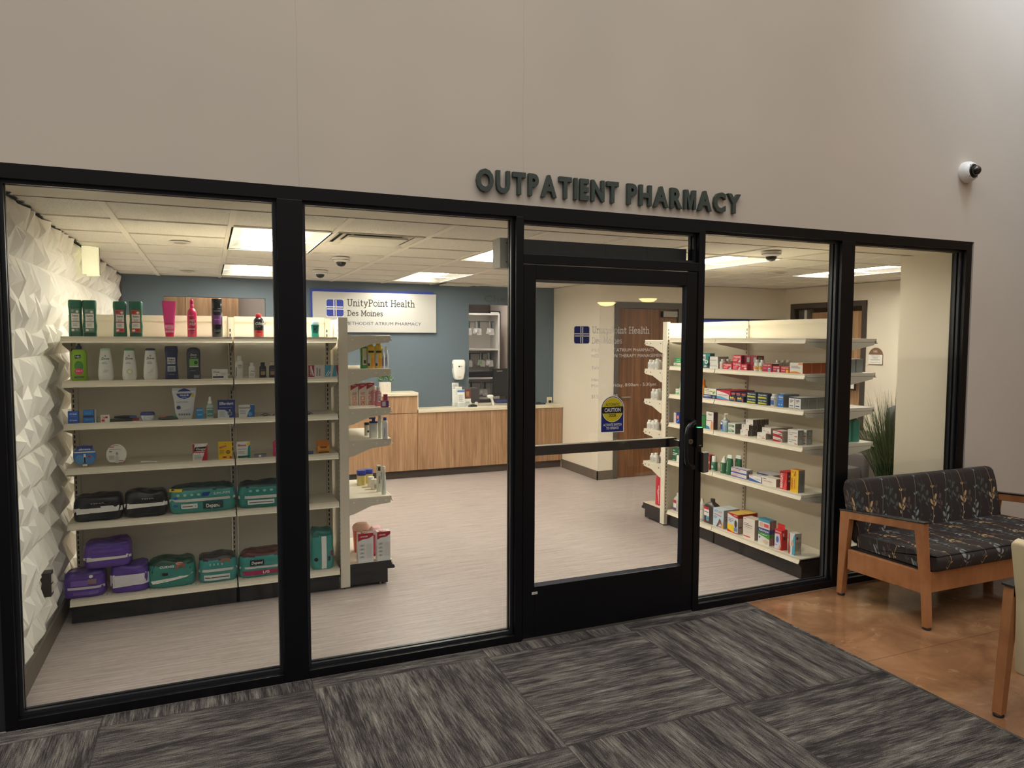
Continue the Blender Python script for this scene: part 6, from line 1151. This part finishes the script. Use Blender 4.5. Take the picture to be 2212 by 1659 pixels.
rb2('peroxide_bottle','large dark brown peroxide bottle with red, white and blue label, bottom right shelf',1.262,.150,.085,.210,[(0,.93,.93),(.02,1,1),(.68,1,1),(.80,.62,.66),(.88,.17,.3)],6,(44,38,34),(30,28,28),.88,[('r',-.45,.05,.56,.66,(190,30,50)),('r',-.45,.05,.30,.56,(226,222,222)),('r',-.38,.0,.44,.47,DG),('p',[(-.45,.10),(.05,.10),(.05,.30),(-.45,.30)],(70,170,210)),('r',-.45,.05,.06,.10,(150,26,46)),('r',-.1,.05,.2,.23,(200,40,50))])
o=rbox('pain_patch_carton','pale blue patch carton with red and blue lettering, bottom right shelf',1.135,.132,.08,.154,z,(190,214,230),[('t','ICY',-.22,.80,.11,.32,.1,(40,100,190)),('t','HOT',.16,.78,.12,.36,.1,(236,120,50)),('p',[(-.4,.70),(.3,.66),(.3,.62),(-.4,.66)],(220,80,60)),('r',-.42,-.1,.55,.57,NV),('r',-.42,-.15,.48,.5,NV),('p',[(-.2,.02),(.0,.28),(.12,.5),(.28,.4),(.4,.05)],(120,80,70)),('p',[(.0,.05),(.2,.26),(.38,.1)],(220,200,220)),('p',[(.3,.02),(.48,.02),(.48,.4)],(240,180,60))],side=(160,162,160),top=(206,216,222),sit=[('r',.2,.8,.4,.46,(190,90,90)),('r',.2,.7,.3,.33,GR),('r',.2,.6,.6,.64,(190,90,90))]); row(o,2,.083,'pale blue patch carton with red and blue lettering, %s in its row')
o=rbox('pain_patch_carton','white, red and yellow patch carton on the bottom right shelf, front of its row',.957,.124,.048,.156,z,(214,218,226),[('p',[(-.5,1),(.5,1),(.5,.80),(.1,.84),(-.5,.95)],(184,30,50)),('t','LEADER',.25,.90,.045,.3,.1,WH),('r',-.42,.1,.70,.73,(110,120,150)),('r',-.42,.1,.62,.65,(70,90,140)),('r',-.42,-.1,.54,.57,(70,90,140)),('p',[(-.5,.08),(.2,.04),(.1,.38),(-.1,.42),(-.5,.40)],(240,206,30)),('p',[(-.5,.0),(.5,.0),(.5,.05),(0,.04),(-.5,.14)],(190,40,40)),('e',.3,.5,.12,.2,(60,44,40)),('r',.15,.45,.12,.3,(90,140,200))],side=(176,160,150),top=(230,190,90),sit=[('r',.0,1,.8,1,(170,30,46)),('r',.2,.8,.3,.36,(90,40,50)),('r',.2,.7,.5,.54,GR)]); row(o,4,.050,'white, red and yellow patch carton on the bottom right shelf, %s in its row')
o=rbox('pain_patch_carton','white patch carton with red bar at foot, bottom right shelf, front of its row',.768,.130,.04,.159,z,(228,220,212),[('r',-.44,-.25,.92,.95,RD),('r',-.44,.0,.72,.74,DG),('r',-.44,.30,.64,.67,DG),('r',-.40,.3,.55,.57,DG),('r',-.44,.2,.48,.49,GR),('r',-.44,.15,.06,.11,(216,60,50)),('r',-.44,.1,.3,.31,LG)],side=(160,158,146),top=(214,200,190),sit=bar(.35,.7,.55,.8)); row(o,2,.042,'white patch carton with red bar at foot, %s in its row')
o=rbox('pain_patch_carton','patch carton with navy band and green wedge, bottom right shelf, front of its row',.602,.120,.03,.190,z,(224,224,220),[('r',-.5,.5,.9,1,(60,150,170)),('e',-.22,.78,.18,.1,(226,180,160)),('r',.0,.42,.70,.84,(226,90,90)),('r',-.5,.5,.46,.64,(28,60,140)),('t','Salonpas',.0,.51,.085,.86,.05,WH),('p',[(-.5,.46),(.5,.46),(.5,.24),(.1,.30),(-.5,.36)],(60,160,70)),('r',-.3,.3,.38,.40,WH),('p',[(-.1,.12),(.15,.22),(.4,.14),(.15,.03)],(222,190,160)),('e',-.36,.24,.06,.04,(40,80,160))],side=(150,110,110),top=(60,130,160),sit=[('r',0,1,.46,.64,(28,60,140)),('r',0,1,.3,.46,(60,150,70))]); row(o,2,.032,'patch carton with navy band and green wedge, %s in its row')
o=rbox('bandage_carton','red and white bandage carton with a hang tab, bottom right shelf',.452,.070,.055,.150,z,(206,30,44),[('p',[(-.5,.02),(.2,.02),(.42,.2),(.2,.8),(-.5,.76)],(214,212,226)),('t','REFLACE',-.0,.86,.06,.8,0,WH),('e',-.1,.5,.2,.16,(70,110,190)),('r',-.4,-.1,.2,.24,(120,120,180)),('p',[(.0,.02),(.3,.02),(.42,.25),(.3,.3)],(226,190,160))],side=(196,30,40),top=(214,50,56),sit=[('r',.3,.7,.5,.65,(60,50,50)),('r',.2,.4,.7,.85,(240,190,190))])
MB().box(-.035,.035,.0,.0015,.1505,.19).obj('hang_tab',M((210,34,44),.5),o.t)
rbox('glove_carton','white and blue glove carton with a hand picture, near end of the bottom right shelf',.316,.060,.06,.158,z,(226,226,224),[('p',[(.05,0),(.5,0),(.5,1),(.3,.9),(.16,.7),(.1,.3)],(70,170,206)),('p',[(-.5,0),(-.3,0),(-.32,.4),(-.36,.95),(-.5,1)],(190,34,50)),('e',.08,.5,.22,.1,(220,180,160)),('p',[(-.1,.5),(-.05,.66),(.06,.68),(.2,.66),(.26,.52)],(220,180,160)),('v','GLOVES',-.2,.25,.14,.3,0,DG)],side=(180,174,160),top=(206,206,200),sit=[('r',0,.04,0,1,DG),('r',.96,1,0,1,DG),('r',.2,.5,.72,.84,DG),('r',.56,.9,.74,.82,GR)]+lines(.1,.85,.2,.65,8,(156,150,140)))
# ---- back of the right run, seen past the window post
BXF=RF+.65+.045-.037
for k in range(3):
    for c in range(2):
        smallbox('vitamin_carton','box','grey barcoded carton on the far side of the right unit, %s, %s row'%(('outer','middle','inner')[k],('near','next')[c]),(BXF-.06-.075*k,.30+.07*c,RZ[1]),.06,.065,.10,(150,152,150),None,math.pi/2,(140,144,142),sitems=lines(.1,.9,.1,.9,9,(190,192,190)),group='grey cartons on the far side of the right unit')
for k in range(3): pillb('mouthwash_bottle','teal bottle with black cap on the far side of the right unit, %s'%('outermost','middle one','innermost')[k],(BXF-.07-.085*k,.30,RZ[3]-.0),.08,.20,(50,140,122),(36,34,36),None,math.pi/2,'teal bottles on the far side of the right unit',ct=.86,nk=.5,e=3)
